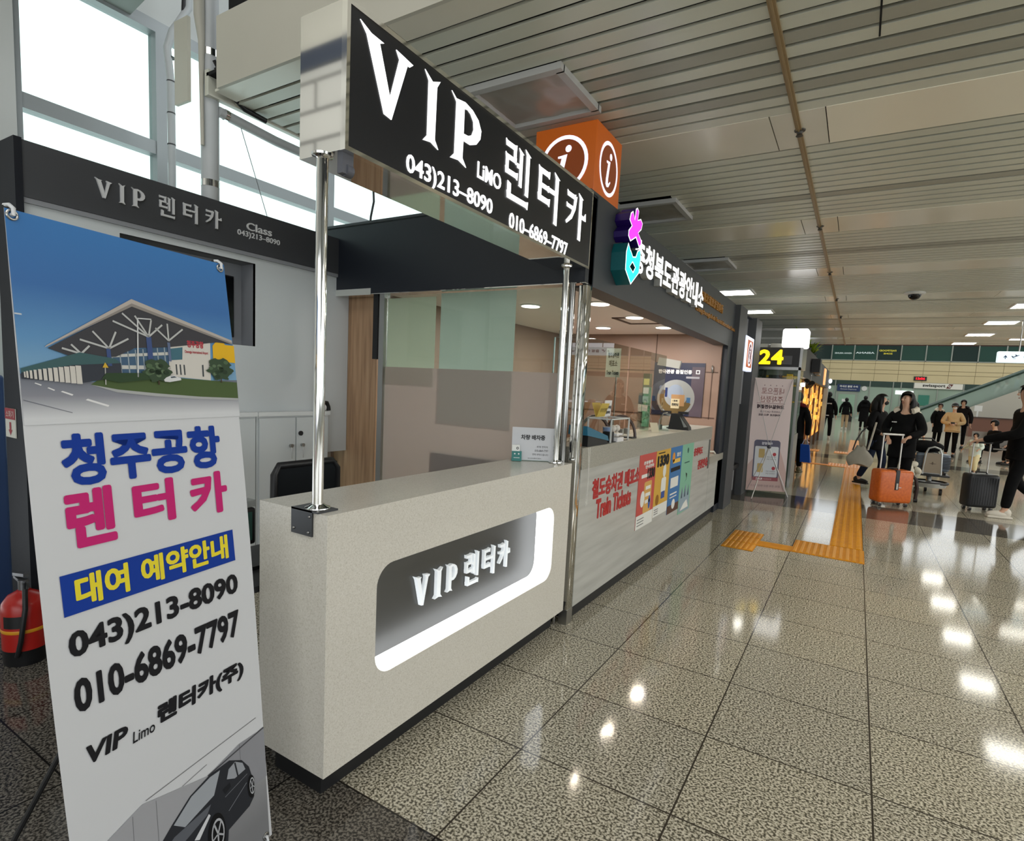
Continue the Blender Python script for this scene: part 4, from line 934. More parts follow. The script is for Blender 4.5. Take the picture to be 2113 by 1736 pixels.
mb = MB(); mb.add([(-1.548, 5.838, ZT + .14), (-1.465, 5.838, ZT + .035), (-1.50, 5.838, ZT + .03)], [(0, 1, 2)]); mb.build('screen', mat('screen_grey', (120, 124, 126), .3), e)
e = empty('desk_notice', (-1.60, 5.2, ZT), 'small cream card leaning on the ticket counter by the glass screen', 'card')
MB().obox((-1.60, 5.18, ZT + .045), (.03, .02, 0), (-.012, 0, .045), (.001, -.002, 0)).build('sheet', mat('card_cream', (206, 198, 172), .5), e)
e = empty('arched_guard', (-1.60, 5.45, ZT), 'clear arched speech guard on the ticket counter', 'guard')
MB().tube([(-1.66, 5.5, ZT), (-1.655, 5.5, ZT + .10), (-1.62, 5.5, ZT + .17), (-1.58, 5.5, ZT + .18)], .006).build('edge', STEEL, e)
MB().box(-1.655, -1.56, 5.505, 5.509, ZT, ZT + .165).build('sheet', GLASS, e)
# dark tourism poster on the booth's end wall
e = empty('wall_poster', (-2.04, 7.44, 1.24), 'dark blue poster with white headline on the brown booth wall', 'poster')
MB().box(-2.36, -1.70, 7.436, 7.443, 1.22, 1.91).build('sheet', mat('poster_navy', (24, 30, 58), .4), e)
MB().box(-1.86, -1.70, 7.434, 7.437, 1.22, 1.86).build('side_strip', mat('poster_plum', (74, 62, 72), .5), e)
text('lettering', '\ud55c\uad6d\uad00\uad11 \ud488\uc9c8\uc778\uc99d', (-2.30, -1.86, 1.765, 1.82), PAPER, (0, 7.433, 0), X, Z, 0, e, bold=.04)
outline('print', [rect(-1.81, -1.76, 1.77, 1.82), rect(-1.80, -1.77, 1.78, 1.81)], PAPER, (0, 7.433, 0), X, Z, 0, e)
outline('print', [rect(-1.93, -1.76, 1.71, 1.735)], mat('print_grey', (150, 150, 156), .5), (0, 7.433, 0), X, Z, 0, e)
mb = MB()
for k, (a, c) in enumerate(((-2.25, 1.58), (-2.16, 1.55))): mb.ell((a, 7.434, c), .022, .003, .03); mb.box(a - .015, a + .015, 7.432, 7.435, c - .14, c - .02)
mb.build('figure_print', mat('print_slate', (96, 112, 150), .5), e)
tag(MB().obox((-1.92, 6.6, 1.86), (.13, .0, -.02), (0, .02, 0), (.008, 0, .045)).build('hanging_plate', mat('plate_pale', (176, 176, 168), .4)), 'pale plate hanging above the round photo board', 'plate')
tag(MB().tube([(-1.60, 7.15, .77), (-1.58, 7.2, .80), (-1.54, 7.3, .805), (-1.50, 7.4, .80), (-1.49, 7.45, .77)], .012).build('white_handset', mat('handset_white', (214, 208, 196), .4)), 'white handset on the lower side shelf beyond the ticket counter', 'handset')
# ================================================================ TALL BANNER IN FRONT
BTL = V3((-1.5576, .4779, 1.832)); bx = V3((-.19203, .98139, 0)); bdn = V3((.10928, .0139, -.99391))
bdn = (bdn - bx * bdn.dot(bx)).normalized(); bup = -bdn; bn = bx.cross(bup).normalized()
e = empty('banner_stand', (-1.5, .75, 0), 'tall rental banner with an airport photo and phone numbers, at the left', 'banner')
def bp(a, b, k=0): return BTL + bx * a + bdn * b + bn * (.0004 * k)
mb = MB(); nx, ny = 10, 26; vs = []; fs = []
def bedge(b):       # the cloth flares a little towards its middle
    return -.012 * math.sin(math.pi * b / 1.8), .552 + .012 * math.sin(math.pi * min(b, 1.5) / 1.5)
BW = MB()
for j in range(ny + 1):
    b = 1.80 * j / ny; l, r = bedge(b)
    for i in range(nx + 1): vs.append(bp(l + (r - l) * i / nx, b) - bn * .001)
for j in range(ny):
    for i in range(nx): fs.append((j * (nx + 1) + i, (j + 1) * (nx + 1) + i, (j + 1) * (nx + 1) + i + 1, j * (nx + 1) + i + 1))
MB().add(vs, fs, 0, True).build('cloth', mat('banner_cloth', (206, 208, 211), .42), e)
sheet = Sheet(BTL, bx, bup)
def pr(polys, rgb, k=1): sheet.shape([[(a, -b) for a, b in pl] for pl in polys], tuple(rgb), k)
def grad_print(name, stops, b0, b1, poly, k=1):
    """printed colour ramp down the cloth from b0 to b1"""
    if name not in MATS:
        m = mat(name, stops[0][1], .42); nt = m.node_tree; bs = nt.nodes['Principled BSDF']
        tc = nt.nodes.new('ShaderNodeTexCoord'); sp = nt.nodes.new('ShaderNodeSeparateXYZ'); mr = nt.nodes.new('ShaderNodeMapRange'); rp = nt.nodes.new('ShaderNodeValToRGB')
        z0 = bp(0.25, b0).z; z1 = bp(0.25, b1).z
        mr.inputs['From Min'].default_value = z0; mr.inputs['From Max'].default_value = z1
        el = rp.color_ramp.elements; el[0].position = 0; el[0].color = lin(stops[0][1]) + (1,); el[1].position = 1; el[1].color = lin(stops[-1][1]) + (1,)
        for p, c in stops[1:-1]: q = el.new(p); q.color = lin(c) + (1,)
        nt.links.new(tc.outputs['Object'], sp.inputs[0]); nt.links.new(sp.outputs['Z'], mr.inputs[0]); nt.links.new(mr.outputs[0], rp.inputs[0]); nt.links.new(rp.outputs[0], bs.inputs['Base Color'])
    sheet.shape([[(a, -b) for a, b in poly]], MATS[name], k)
# sky, road and verge
grad_print('print_sky', [(0, (50, 116, 180)), (.45, (44, 104, 168)), (.8, (84, 140, 188)), (1, (112, 158, 192))], .0, .33, [(0, .0), (.552, .0), (.5635, .36), (-.0045, .36)], 1)
grad_print('print_road', [(0, (92, 100, 114)), (.45, (128, 130, 140)), (.88, (206, 208, 211)), (1, (206, 208, 211))], .34, .455, [(-.0045, .345), (.12, .36), (.5635, .345), (.5635, .455), (-.0075, .455)], 2)
for pl in ([(.044, .375), (.057, .381), (.059, .379), (.047, .3735)], [(.07, .383), (.093, .392), (.096, .389), (.074, .381)], [(.121, .402), (.171, .419), (.174, .415), (.126, .399)], [(.02, .365), (.032, .370), (.034, .368), (.022, .3635)]): pr([pl], (226, 226, 226), 3)
pr([[(-.004, .40), (.09, .43), (.09, .4315), (-.004, .402)]], (110, 112, 122), 3)
pr([[(.136, .366), (.16, .35), (.265, .34), (.562, .352), (.562, .40), (.43, .395), (.30, .386), (.20, .377)]], (78, 96, 58), 4)
pr([[(.136, .366), (.20, .377), (.30, .386), (.43, .395), (.562, .40), (.562, .406), (.43, .402), (.30, .394), (.197, .384)]], (170, 172, 172), 4)
# terminal building
pr([[(.18, .285), (.345, .26), (.345, .345), (.18, .345)]], (70, 96, 122), 4)
for k in range(8): pr([[(.19 + .02 * k, .285 - .003 * k), (.193 + .02 * k, .2845 - .003 * k), (.193 + .02 * k, .34), (.19 + .02 * k, .34)]], (150, 164, 172), 5)
pr([[(.18, .318), (.345, .312), (.345, .322), (.18, .327)]], (196, 196, 190), 5); pr([[(.19, .292), (.345, .275), (.345, .283), (.19, .299)]], (196, 196, 190), 5)
pr([[(.344, .25), (.479, .222), (.469, .348), (.34, .34)]], (208, 204, 196), 5); pr([[(.347, .266), (.386, .259), (.382, .293), (.344, .297)]], (70, 110, 124), 6)
for k in range(3): pr([[(.36 + .012 * k, .307), (.364 + .012 * k, .307), (.364 + .012 * k, .335), (.36 + .012 * k, .335)]], (64, 70, 74), 6)
pr([[(.443, .305), (.448, .304), (.447, .338), (.442, .338)]], (64, 70, 74), 6)
pr([[(.485, .247), (.497, .235), (.525, .235), (.53, .241), (.562, .241), (.562, .293), (.483, .292)]], (226, 178, 40), 5)
RT = text('print', '\uccad\uc8fc\uacf5\ud56d', (.400, .454, -.258, -.238), mat('bprint_red', (170, 32, 52), .42), BTL + bn * .0028, bx, bup, 0, None, bold=.04)
RT2 = text('print', 'Cheongju International Airport', (.391, .467, -.276, -.266), mat('bprint_red', (170, 32, 52)), BTL + bn * .0028, bx, bup, 0, None, bold=.02)
# roof and its struts
pr([[(.052, .287), (.252, .166), (.552, .237), (.50, .236), (.345, .262), (.25, .272), (.20, .297), (.10, .303)]], (66, 66, 70), 7)
pr([[(.046, .286), (.05, .281), (.253, .149), (.555, .226), (.555, .238), (.252, .167)]], (182, 174, 166), 8)
pr([[(.05, .284), (.2525, .160), (.555, .233), (.555, .238), (.252, .168)]], (142, 136, 130), 9)
def strut(p, q, w=.0022, rgb=(186, 188, 186), k=10):
    d = V3((q[0] - p[0], q[1] - p[1], 0)).normalized(); nx_, ny_ = -d.y * w, d.x * w
    pr([[(p[0] + nx_, p[1] + ny_), (q[0] + nx_, q[1] + ny_), (q[0] - nx_, q[1] - ny_), (p[0] - nx_, p[1] - ny_)]], rgb, k)
for hub, tops in (((.289, .24), ((.225, .188), (.257, .19), (.30, .196), (.33, .205), (.20, .21))), ((.185, .278), ((.12, .262), (.15, .24), (.205, .236), (.235, .25))), ((.345, .245), ((.31, .215), (.345, .2), (.39, .21))), ((.12, .295), ((.08, .285), (.10, .275), (.14, .275)))):
    for t in tops: strut(hub, t)
pr([[(.282, .24), (.296, .24), (.296, .315), (.282, .315)]], (66, 84, 130), 10); pr([[(.178, .278), (.188, .278), (.188, .32), (.178, .32)]], (66, 84, 130), 10); pr([[(.340, .25), (.348, .25), (.348, .30), (.340, .30)]], (96, 110, 140), 10)
# walkway canopy with pillars
pr([[(-.004, .334), (.117, .292), (.197, .302), (.21, .312), (.10, .322), (-.004, .343)]], (66, 96, 98), 11)
pr([[(-.004, .343), (.10, .322), (.21, .312), (.21, .345), (.12, .362), (-.004, .356)]], (58, 62, 70), 10)
for k in range(12):
    t = k / 11.0; a = .002 + .108 * t ** 1.3; w = .0015 + .0045 * t
    pr([[(a - w, .341 - .018 * t), (a + w, .341 - .018 * t), (a + w, .353 + .012 * t), (a - w, .353 + .012 * t)]], (206, 202, 194), 12)
# lamp, sign, trees, hedge, car
strut((.250, .345), (.263, .196), .0018, (206, 208, 208), 13); strut((.263, .196), (.30, .194), .0014, (206, 208, 208), 13); strut((-.005, .219), (.008, .2195), .0016, (200, 206, 210), 13)
strut((.168, .366), (.171, .315), .0012, (180, 180, 176), 13); pr([[(.164, .325), (.178, .325), (.171, .312)]], (206, 170, 60), 14)
pr([[(.16, .352), (.17, .338), (.21, .336), (.27, .334), (.29, .35), (.20, .36)]], (52, 72, 48), 13)
random.seed(3)
def tree(cx, cy, rx, ry):
    pr([[(cx + rx * (1 + .16 * math.sin(7 * t) + .1 * math.sin(13 * t + 1)) * math.cos(t), cy + ry * (1 + .14 * math.sin(6 * t + 2)) * math.sin(t)) for t in [2 * math.pi * i / 40 for i in range(40)]]], (60, 78, 58), 14)
    for i in range(14):
        t = random.random() * 6.28; r = random.random() * .8; c = (cx + rx * r * math.cos(t), cy + ry * r * math.sin(t)); s_ = .006 + .004 * random.random()
        pr([circ(c[0], c[1], s_, 8, s_ * .7)], random.choice([(82, 104, 76), (46, 62, 46), (96, 116, 88)]), 15)
    strut((cx, cy + ry * .7), (cx, cy + ry * 1.25), .002, (70, 58, 46), 13)
tree(.305, .326, .037, .030); tree(.503, .314, .042, .032)
pr([[(.319, .350), (.326, .344), (.337, .3395), (.352, .338), (.36, .342), (.369, .344), (.37, .350), (.335, .356), (.321, .355)]], (214, 216, 216), 16); pr([[(.338, .342), (.350, .340), (.357, .343), (.34, .345)]], (70, 80, 90), 17)
# headline lettering
ph = sheet.build('airport_photo', e); RT.parent = ph; RT2.parent = ph
BLUE = mat('banner_blue', (14, 56, 150), .6, spec=.2); MAG = mat('banner_magenta', (196, 36, 112), .6, spec=.2); YEL = mat('banner_yellow', (232, 214, 52), .6, spec=.2); BINK = mat('banner_ink', (24, 24, 28), .6, spec=.2)
def bt(s_, a0, a1, b0, b1, m, k=3, **kw): return text('lettering', s_, (a0, a1, -b1, -b0), m, BTL + bn * (.0004 * k), bx, bup, 0, e, **kw)
bt('\uccad\uc8fc\uacf5\ud56d', .056, .482, .478, .600, BLUE, bold=.038)
for ch, a0, a1, b0, b1 in (('\ub80c', .053, .163, .606, .742), ('\ud130', .208, .322, .610, .724), ('\uce74', .368, .493, .612, .734)): bt(ch, a0, a1, b0, b1, MAG, bold=.038)
bxm = outline('blue_bar', [[(.028, -.794), (.500, -.794), (.501, -.888), (.029, -.888)]][::-1], BLUE, BTL + bn * .0008, bx, bup, 0, e)
bt('\ub300\uc5ec', .056, .180, .803, .876, YEL, 4, bold=.035); bt('\uc608\uc57d\uc548\ub0b4', .211, .478, .803, .874, YEL, 4, bold=.032)
bt('043)213-8090', .031, .502, .926, 1.003, BINK, bold=.035); bt('010-6869-7797', .031, .496, 1.036, 1.116, BINK, bold=.035)
bt('VIP', .044, .141, 1.199, 1.243, BINK, shear=.18, bold=.035); bt('Limo', .149, .208, 1.226, 1.254, BINK, shear=.18, bold=.01); bt('\ub80c\ud130\uce74(\uc8fc)', .217, .496, 1.192, 1.252, BINK, shear=.1, bold=.05)
# car picture along the foot
sheet = Sheet(BTL, bx, bup)
grad_print('print_floor', [(0, (200, 202, 205)), (.35, (150, 151, 154)), (1, (120, 121, 124))], 1.40, 1.72, [(.10, 1.52), (.52, 1.545), (.548, 1.545), (.54, 1.80), (-.004, 1.80), (-.004, 1.62)], 1)
pr([[(.02, 1.46), (.157, 1.417), (.344, 1.466), (.35, 1.56), (.10, 1.60), (.0, 1.58)]], (158, 159, 163), 2)
pr([[(.13, 1.43), (.1315, 1.43), (.125, 1.58), (.1235, 1.58)]], (120, 121, 124), 3); pr([[(.191, 1.431), (.1925, 1.4315), (.189, 1.57), (.1875, 1.57)]], (120, 121, 124), 3)
pr([[(.344, 1.466), (.456, 1.440), (.553, 1.444), (.549, 1.60), (.36, 1.60)]], (140, 141, 146), 2)
pr([[(.456, 1.441), (.458, 1.441), (.456, 1.59), (.454, 1.59)]], (112, 113, 118), 3)
strut((.166, 1.414), (.526, 1.396), .0009, (110, 111, 114), 3); strut((.344, 1.466), (.552, 1.442), .0022, (70, 70, 74), 3); strut((.266, 1.444), (.344, 1.432), .0008, (120, 121, 124), 3)
pr([[(.155, 1.60), (.19, 1.553), (.229, 1.522), (.285, 1.484), (.35, 1.466), (.417, 1.466), (.46, 1.492), (.484, 1.528), (.497, 1.585), (.494, 1.63), (.474, 1.648), (.395, 1.665), (.378, 1.76), (.30, 1.80), (.10, 1.80), (.12, 1.66)]], (42, 44, 49), 4)
pr([[(.231, 1.528), (.288, 1.488), (.350, 1.473), (.383, 1.474), (.357, 1.532), (.262, 1.556)]], (156, 161, 167), 5)
pr([[(.403, 1.515), (.412, 1.49), (.436, 1.482), (.462, 1.502), (.470, 1.527), (.43, 1.53)]], (150, 154, 160), 5); pr([[(.432, 1.484), (.437, 1.484), (.444, 1.53), (.439, 1.53)]], (42, 44, 49), 6)
pr([[(.385, 1.535), (.412, 1.53), (.414, 1.545), (.393, 1.553)]], (30, 31, 35), 6)
pr([[(.165, 1.60), (.23, 1.56), (.345, 1.55), (.33, 1.572), (.22, 1.605)]], (92, 95, 102), 5); pr([[(.285, 1.612), (.335, 1.572), (.340, 1.58), (.30, 1.622)]], (206, 208, 212), 6); pr([[(.16, 1.65), (.26, 1.61), (.28, 1.63), (.18, 1.70)]], (88, 90, 96), 5)
for cx, cy, rx, ry in ((.355, 1.648, .030, .062), (.486, 1.592, .014, .036)):
    pr([circ(cx, cy, rx, 24, ry)], (16, 16, 18), 7); pr([circ(cx + .003, cy, rx * .72, 24, ry * .72), circ(cx + .003, cy, rx * .6, 24, ry * .6)], (176, 178, 182), 8)
    for k in range(5):
        t = k * 1.2566 + .4; strut((cx + .003, cy), (cx + .003 + rx * .66 * math.cos(t), cy + ry * .66 * math.sin(t)), .0024 if rx > .02 else .0013, (170, 172, 176), 8)
strut((.40, 1.61), (.47, 1.57), .0012, (120, 122, 128), 6); strut((.392, 1.562), (.475, 1.545), .001, (110, 112, 118), 6)
sheet.build('car_picture', e)
# eyelets, hooks and stand
for a, b in ((.012, .012), (.535, .014), (.525, 1.785), (.015, 1.785)):
    c = bp(a, b); vsr = []
    g = MB().tube([c + bn * .002 + (bx * math.cos(2 * math.pi * i / 16) + bdn * math.sin(2 * math.pi * i / 16)) * .0095 for i in range(17)], .0028, 8).build('eyelet', STEEL, e)
    up = -1 if b < 1 else 1
    MB().tube([c - bn * .02 + bdn * up * .024, c - bn * .004 + bdn * up * .022, c + bn * .009 + bdn * up * .012, c + bn * .007, c - bn * .006], .0042, 8).build('hook', mat('hook_white', (214, 216, 218), .3), g)
hub = bp(.27, .95) - bn * .10
mb = MB()
for a, b in ((.012, -.012), (.535, -.012), (.525, 1.80), (.015, 1.80)): mb.tube([hub, bp(a, b) - bn * .02], .006, 8)
mb.build('rod', BLACK, e)
MB().ell(hub, .028, .028, .028).build('hub', BLACK, e)
ft = V3((-1.98, .95, .006)); MB().tube([hub, (hub + ft) / 2, ft], .007, 8).build('leg', BLACK, e)
ft = V3((-1.86, .42, .006)); MB().tube([hub, (hub + ft) / 2, ft], .007, 8).build('leg', BLACK, e)

# ================================================================ SECOND BANNER SEEN FROM BEHIND
e = empty('banner_stand', (-1.1, 9.57, 0), 'pink parking-payment banner on a wire stand, seen from behind', 'banner')
o2 = V3((-1.377, 9.42, .055)); cx_ = V3((.53, .27, 0)).normalized(); cu = V3((-.01, .05, 1)).normalized()
cu = (cu - cx_ * cu.dot(cx_)).normalized(); cn = cx_.cross(cu).normalized(); W2, H2 = .60, 1.765
MB().obox(o2 + cx_ * W2 / 2 + cu * H2 / 2, cx_ * W2 / 2, cu * H2 / 2, cn * .0008).build('cloth', mat('banner_pink', (206, 190, 188), .5), e)
sheet = Sheet(o2 + cn * .001, cx_, cu)
def q2(polys, rgb, k=1): sheet.shape(polys, tuple(rgb), k, .0005)
def t2(s_, a0, a1, b0, b1, rgb, **kw): text('lettering', s_, (a0, a1, b0, b1), mat('ink_%d_%d_%d' % tuple(rgb), rgb, .6, spec=.2), o2 + cn * .003, cx_, cu, 0, e, mirror=True, **kw)
for k in range(4): q2([circ(.17 + .09 * k, 1.655, .008, 10)], (120, 100, 104))
t2('\ub0b4\ud3f0\uc73c\ub85c', .13, .47, 1.515, 1.62, (150, 112, 110), bold=.01); t2('\uc8fc\ucc28\uc815\uc0b0', .12, .46, 1.39, 1.49, (150, 112, 110), bold=.01)
q2([rect(.07, .50, 1.372, 1.378)], (130, 90, 96)); t2('\ubaa8\ubc14\uc77c\uc0ac\uc804\uacb0\uc81c', .08, .49, 1.29, 1.355, (72, 60, 66), bold=.05)
t2('\uc2a4\ub9c8\ud2b8\ud3f0 QR\ucf54\ub4dc\ub97c', .13, .44, 1.225, 1.262, (100, 88, 94)); t2('\uce74\uba54\ub77c\ub85c \ucc0d\uc73c\uc138\uc694', .11, .44, 1.175, 1.212, (84, 72, 78), bold=.03)
q2([[(.0, .0), (.60, .0), (.60, .30), (.53, .52), (.46, .70), (.30, .72), (.12, .55), (.0, .40)]], (192, 166, 160), 0)
q2([rrect(.08, .48, .16, .80, .045)], (92, 92, 110), 1); q2([rrect(.10, .46, .22, .70, .02)], (206, 210, 214), 2); q2([rect(.08, .48, .16, .215)], (150, 84, 90), 2)
t2('\uc774\uc6a9\ubc29\ubc95', .20, .36, .725, .77, (206, 206, 214), bold=.03)
for b in (.58, .36): q2([circ(.40, b, .028, 16)], (170, 66, 74), 3)
q2([rrect(.16, .25, .52, .66, .012)], (190, 166, 110), 3); q2([rrect(.15, .24, .29, .43, .012)], (190, 166, 110), 3)
for b in (.525, .49, .30, .265): t2('\ucc28\ub7c9\ubc88\ud638 \uc785\ub825', .29, .43, b, b + .022, (104, 100, 108))
t2('KAC', .14, .24, .172, .205, (224, 214, 214), bold=.05); t2('\ud55c\uad6d\uacf5\ud56d\uacf5\uc0ac', .25, .38, .175, .20, (214, 190, 190)); t2('\ubb38\uc758: \uc8fc\ucc28 \uc815\uc0b0 \uc548\ub0b4 \ub370\uc2a4\ud06c', .07, .52, .06, .095, (120, 104, 110))
sheet.build('print', e)
hb = o2 + cx_ * .27 + cu * .70 + cn * .11
MB().ell(hb, .032, .032, .032).build('hub', mat('hub_grey', (74, 74, 84), .4), e)
mb = MB()
for a, b in ((.02, 1.75), (.58, 1.75), (.02, .015), (.58, .015)): mb.tube([hb, o2 + cx_ * a + cu * b + cn * .012], .004, 8)
mb.build('rod', STEEL, e)
for f in ((-1.214, 8.945, .006), (-.778, 9.531, .006)): MB().tube([hb, f], .007, 8).build('leg', mat('leg_silver', (196, 194, 190), .3, .8), e)

# ================================================================ TACTILE PAVING (bars along the hall on the main run)
TACT = noise_mat('tactile_yellow', [(.3, (188, 120, 14)), (.7, (206, 138, 20))], 9, rough=.5, spec=.2)
TACB = mat('tactile_bar', (208, 142, 26), .35, spec=.3)
def tactile(x0, x1, y0, y1, label, along='y', n=4, dash=0):
    e = empty('tactile_paving', ((x0 + x1) / 2, (y0 + y1) / 2, 0), label, 'tactile paving')
    MB().box(x0, x1, y0, y1, 0.0005, .006).build('base', TACT, e)
    mb = MB()
    for k in range(n):
        if along == 'y':
            c = x0 + (x1 - x0) * (k + .5) / n; w = (x1 - x0) / n * .28
            L = y1 - y0; segs = max(1, int(round(L / dash))) if dash else 1
            for s_ in range(segs):
                a = y0 + L * s_ / segs + .012; b = y0 + L * (s_ + 1) / segs - .012
                mb.add([(c - w, a, .006), (c + w, a, .006), (c + w, b, .006), (c - w, b, .006), (c - w * .6, a + .006, .012), (c + w * .6, a + .006, .012), (c + w * .6, b - .006, .012), (c - w * .6, b - .006, .012)], [(4, 5, 6, 7), (0, 1, 5, 4), (1, 2, 6, 5), (2, 3, 7, 6), (3, 0, 4, 7)])
    mb.build('bar', TACB, e)
tactile(-1.042, -.742, 5.88, 6.70, 'small yellow tactile pad lying nearest the ticket counter', n=6, dash=.27)
e = tag(MB().box(-.742, -.425, 6.15, 6.36, .0005, .008).build('tactile_strip', TACT), 'narrow yellow tactile link between the small pad and the cross strip', 'tactile paving')
tactile(-.425, .205, 6.16, 6.70, 'yellow tactile cross strip at the near end of the long path', n=11)
tactile(-.105, .195, 6.72, 15.0, 'long yellow tactile guide path running down the hall', n=4, dash=.075)
tactile(-.46, .195, 15.0, 15.75, 'yellow tactile junction block at the far end of the guide path', n=10)
e = tag(MB().box(-1.3, -.46, 15.1, 15.32, .0005, .008).build('tactile_strip', TACT), 'thin yellow tactile strip leading left towards the shops', 'tactile paving')
tactile(-1.15, -.85, 18.9, 19.6, 'yellow tactile pad far down the hall before the gold-lit shop', n=6)
tactile(-.45, -.05, 18.9, 19.6, 'yellow tactile pad far down the hall, right of the other far pad', n=6)
tactile(-.105, .195, 15.76, 26.0, 'far stretch of the yellow tactile guide path', n=4, dash=.15)
# ================================================================ SHOPS BEYOND THE BOOTH
e = empty('convenience_kiosk', (-1.2, 11.6, 0), 'black store front with yellow lit 24 sign beyond the pink banner', 'shop')
SB = mat('store_black', (26, 25, 27), .45)
mb = MB(); mb.box(-2.6, -.90, 10.6, 11.45, 2.05, 2.375); mb.build('sign_box', SB, e)
MB().box(-1.17, -1.01, 10.592, 10.60, 2.09, 2.235).build('sign_plate', mat('plate_dark', (70, 70, 74), .4), e)
YL = mat('sign_yellow_lit', (255, 226, 20), .5, emit=1.15, emit_rgb=(255, 216, 16))
text('lettering', '24', (-1.525, -1.145, 2.085, 2.335), YL, (0, 10.59, 0), X, Z, .03, e, bold=.035, spacing=1.12)
mb = MB(); mb.bbox(-1.585, -1.545, 10.57, 10.6, 2.275, 2.315, .008); mb.bbox(-1.585, -1.545, 10.57, 10.6, 2.12, 2.16, .008); mb.build('lettering', LIT, e)
MB().box(-.90, -.86, 10.62, 11.45, 2.03, 2.40).build('side_plate', STEEL, e)
mb = MB()
for x in (-2.55, -1.545, -.885): mb.box(x - .02, x + .02, 10.62, 10.66, 0, 2.05)
mb.box(-2.57, -.865, 10.62, 10.66, 2.0, 2.05); mb.build('frame', STEEL, e)
MB().box(-2.55, -.89, 10.635, 10.64, .05, 2.0).build('pane', GLASS, e)
SW = mat('store_interior', (150, 148, 140), .6)
mb = MB(); mb.box(-2.6, -.95, 11.40, 11.45, 0, 2.05); mb.box(-.895, -.875, 10.66, 11.45, 0, .9); mb.build('wall', SW, e)
MB().box(-.89, -.885, 10.66, 11.45, .9, 2.03).build('side_pane', GLASS, e)
mb = MB()
for z in (1.45, 1.74, 1.9): mb.box(-1.5, -.98, 11.2, 11.5, z, z + .02)
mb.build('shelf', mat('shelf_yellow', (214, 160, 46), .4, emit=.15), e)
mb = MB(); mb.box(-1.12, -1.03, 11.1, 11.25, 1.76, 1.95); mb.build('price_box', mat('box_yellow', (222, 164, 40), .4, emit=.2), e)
mb = MB(); mb.box(-1.50, -1.44, 10.9, 11.0, 1.5, 2.0); mb.ell((-1.50, 10.8, 1.95), .05, .03, .07); mb.box(-1.42, -1.2, 11.15, 11.2, 1.84, 1.93); mb.build('stock', mat('stock_dark', (54, 48, 44), .6), e)
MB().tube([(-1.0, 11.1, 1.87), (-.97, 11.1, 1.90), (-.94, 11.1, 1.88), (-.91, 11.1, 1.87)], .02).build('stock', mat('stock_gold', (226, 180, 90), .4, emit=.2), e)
e = empty('light_cube', (-1.0, 10.75, 2.375), 'white glowing rounded box standing on the black store sign', 'light box')
MB().bbox(-1.195, -.80, 10.58, 10.95, 2.377, 2.69, .035).build('cube', mat('cube_lit', (255, 255, 255), .5, emit=2.6), e)
mb = MB(); mb.box(-1.58, -1.42, 10.66, 10.9, 2.375, 2.44); mb.box(-1.38, -1.2, 10.7, 10.9, 2.375, 2.45)
tag(mb.build('roof_equipment', mat('equipment_grey', (140, 138, 130), .5)), 'grey equipment boxes on top of the black store sign', 'equipment')

e = empty('gift_shop', (-1.4, 18.5, 0), 'gold-lit gift shop with dark canopy along the left side', 'shop')
GOLDL = noise_mat('gold_display', [(.40, (54, 30, 10)), (.52, (214, 132, 32)), (.60, (255, 208, 110)), (.7, (92, 54, 20))], 3.4, rough=.4, detail=3, stretch=(1, .9, .7))
nt = GOLDL.node_tree; bs = nt.nodes['Principled BSDF']; rp = [n for n in nt.nodes if n.type == 'VALTORGB'][0]
nt.links.new(rp.outputs[0], bs.inputs['Emission Color']); bs.inputs['Emission Strength'].default_value = 1.7
MB().box(-1.24, -1.18, 13.1, 24.4, .35, 1.98).build('lit_display', GOLDL, e)
mb = MB(); mb.box(-3.5, -1.02, 13.0, 24.4, 1.98, 2.62); mb.build('canopy', mat('canopy_dark', (46, 45, 46), .5), e)
mb = MB()
for y in (13.2, 15.2, 17.4, 19.6, 21.8, 24.2): mb.box(-1.20, -1.13, y - .05, y + .05, 0, 1.98)
mb.build('mullion', mat('mullion_bronze', (92, 60, 30), .4), e)
mb = MB(); mb.box(-3.5, -1.19, 13.0, 24.4, 0, .35); mb.build('counter_base', mat('shop_base', (60, 44, 34), .5), e)
mb = MB()
for i in range(26):
    y = 13.7 + .4 * i; z = .85 + .9 * ((i * 37) % 10) / 10
    mb.bbox(-1.178, -1.12, y, y + .16, z, z + .16, .01)
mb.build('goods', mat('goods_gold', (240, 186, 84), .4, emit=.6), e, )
MB().bbox(-1.12, -1.03, 13.9, 14.3, 1.80, 1.88, .02).build('spot_lamp', mat('spot_lit', (255, 250, 240), .5, emit=4), e)
MB().bbox(-1.05, -.98, 20.9, 21.5, 2.02, 2.55, .02).build('side_sign', mat('side_sign_warm', (255, 196, 140), .5, emit=1.0, emit_rgb=(255, 176, 110)), e)
mb = MB(); mb.obox((-.92, 15.3, 2.32), (.09, 0, 0), (0, .25, 0), (0, 0, .16)); mb.build('hanging_screen', BLACK, e)
MB().obox((-.96, 16.8, 2.33), (.05, 0, 0), (0, .5, 0), (0, 0, .17)).build('shop_sign', mat('shop_sign_grey', (120, 122, 122), .4), e)
text('lettering', '7', (15.02, 15.22, 1.95, 2.10), PAPER, (-.99, 0, 0), Y, Z, 0, e)
mb = MB()
for y, z in ((14.0, 1.93), (14.8, 1.9), (15.8, 1.94)): mb.cyl((-1.0, y, z), (-1.05, y + .12, z - .1), .06, .04)
mb.build('spot_housing', BLACK, e)
mb = MB(); mb.box(-1.22, -1.0, 24.5, 24.9, 0, 2.35); struct(mb.build('trim_pillar', mat('pillar_pale', (176, 184, 182), .4)))
mb = MB(); mb.ell((-.95, 24.4, 2.25), .06, .06, .09); mb.ell((-.95, 24.4, 2.02), .04, .04, .06)
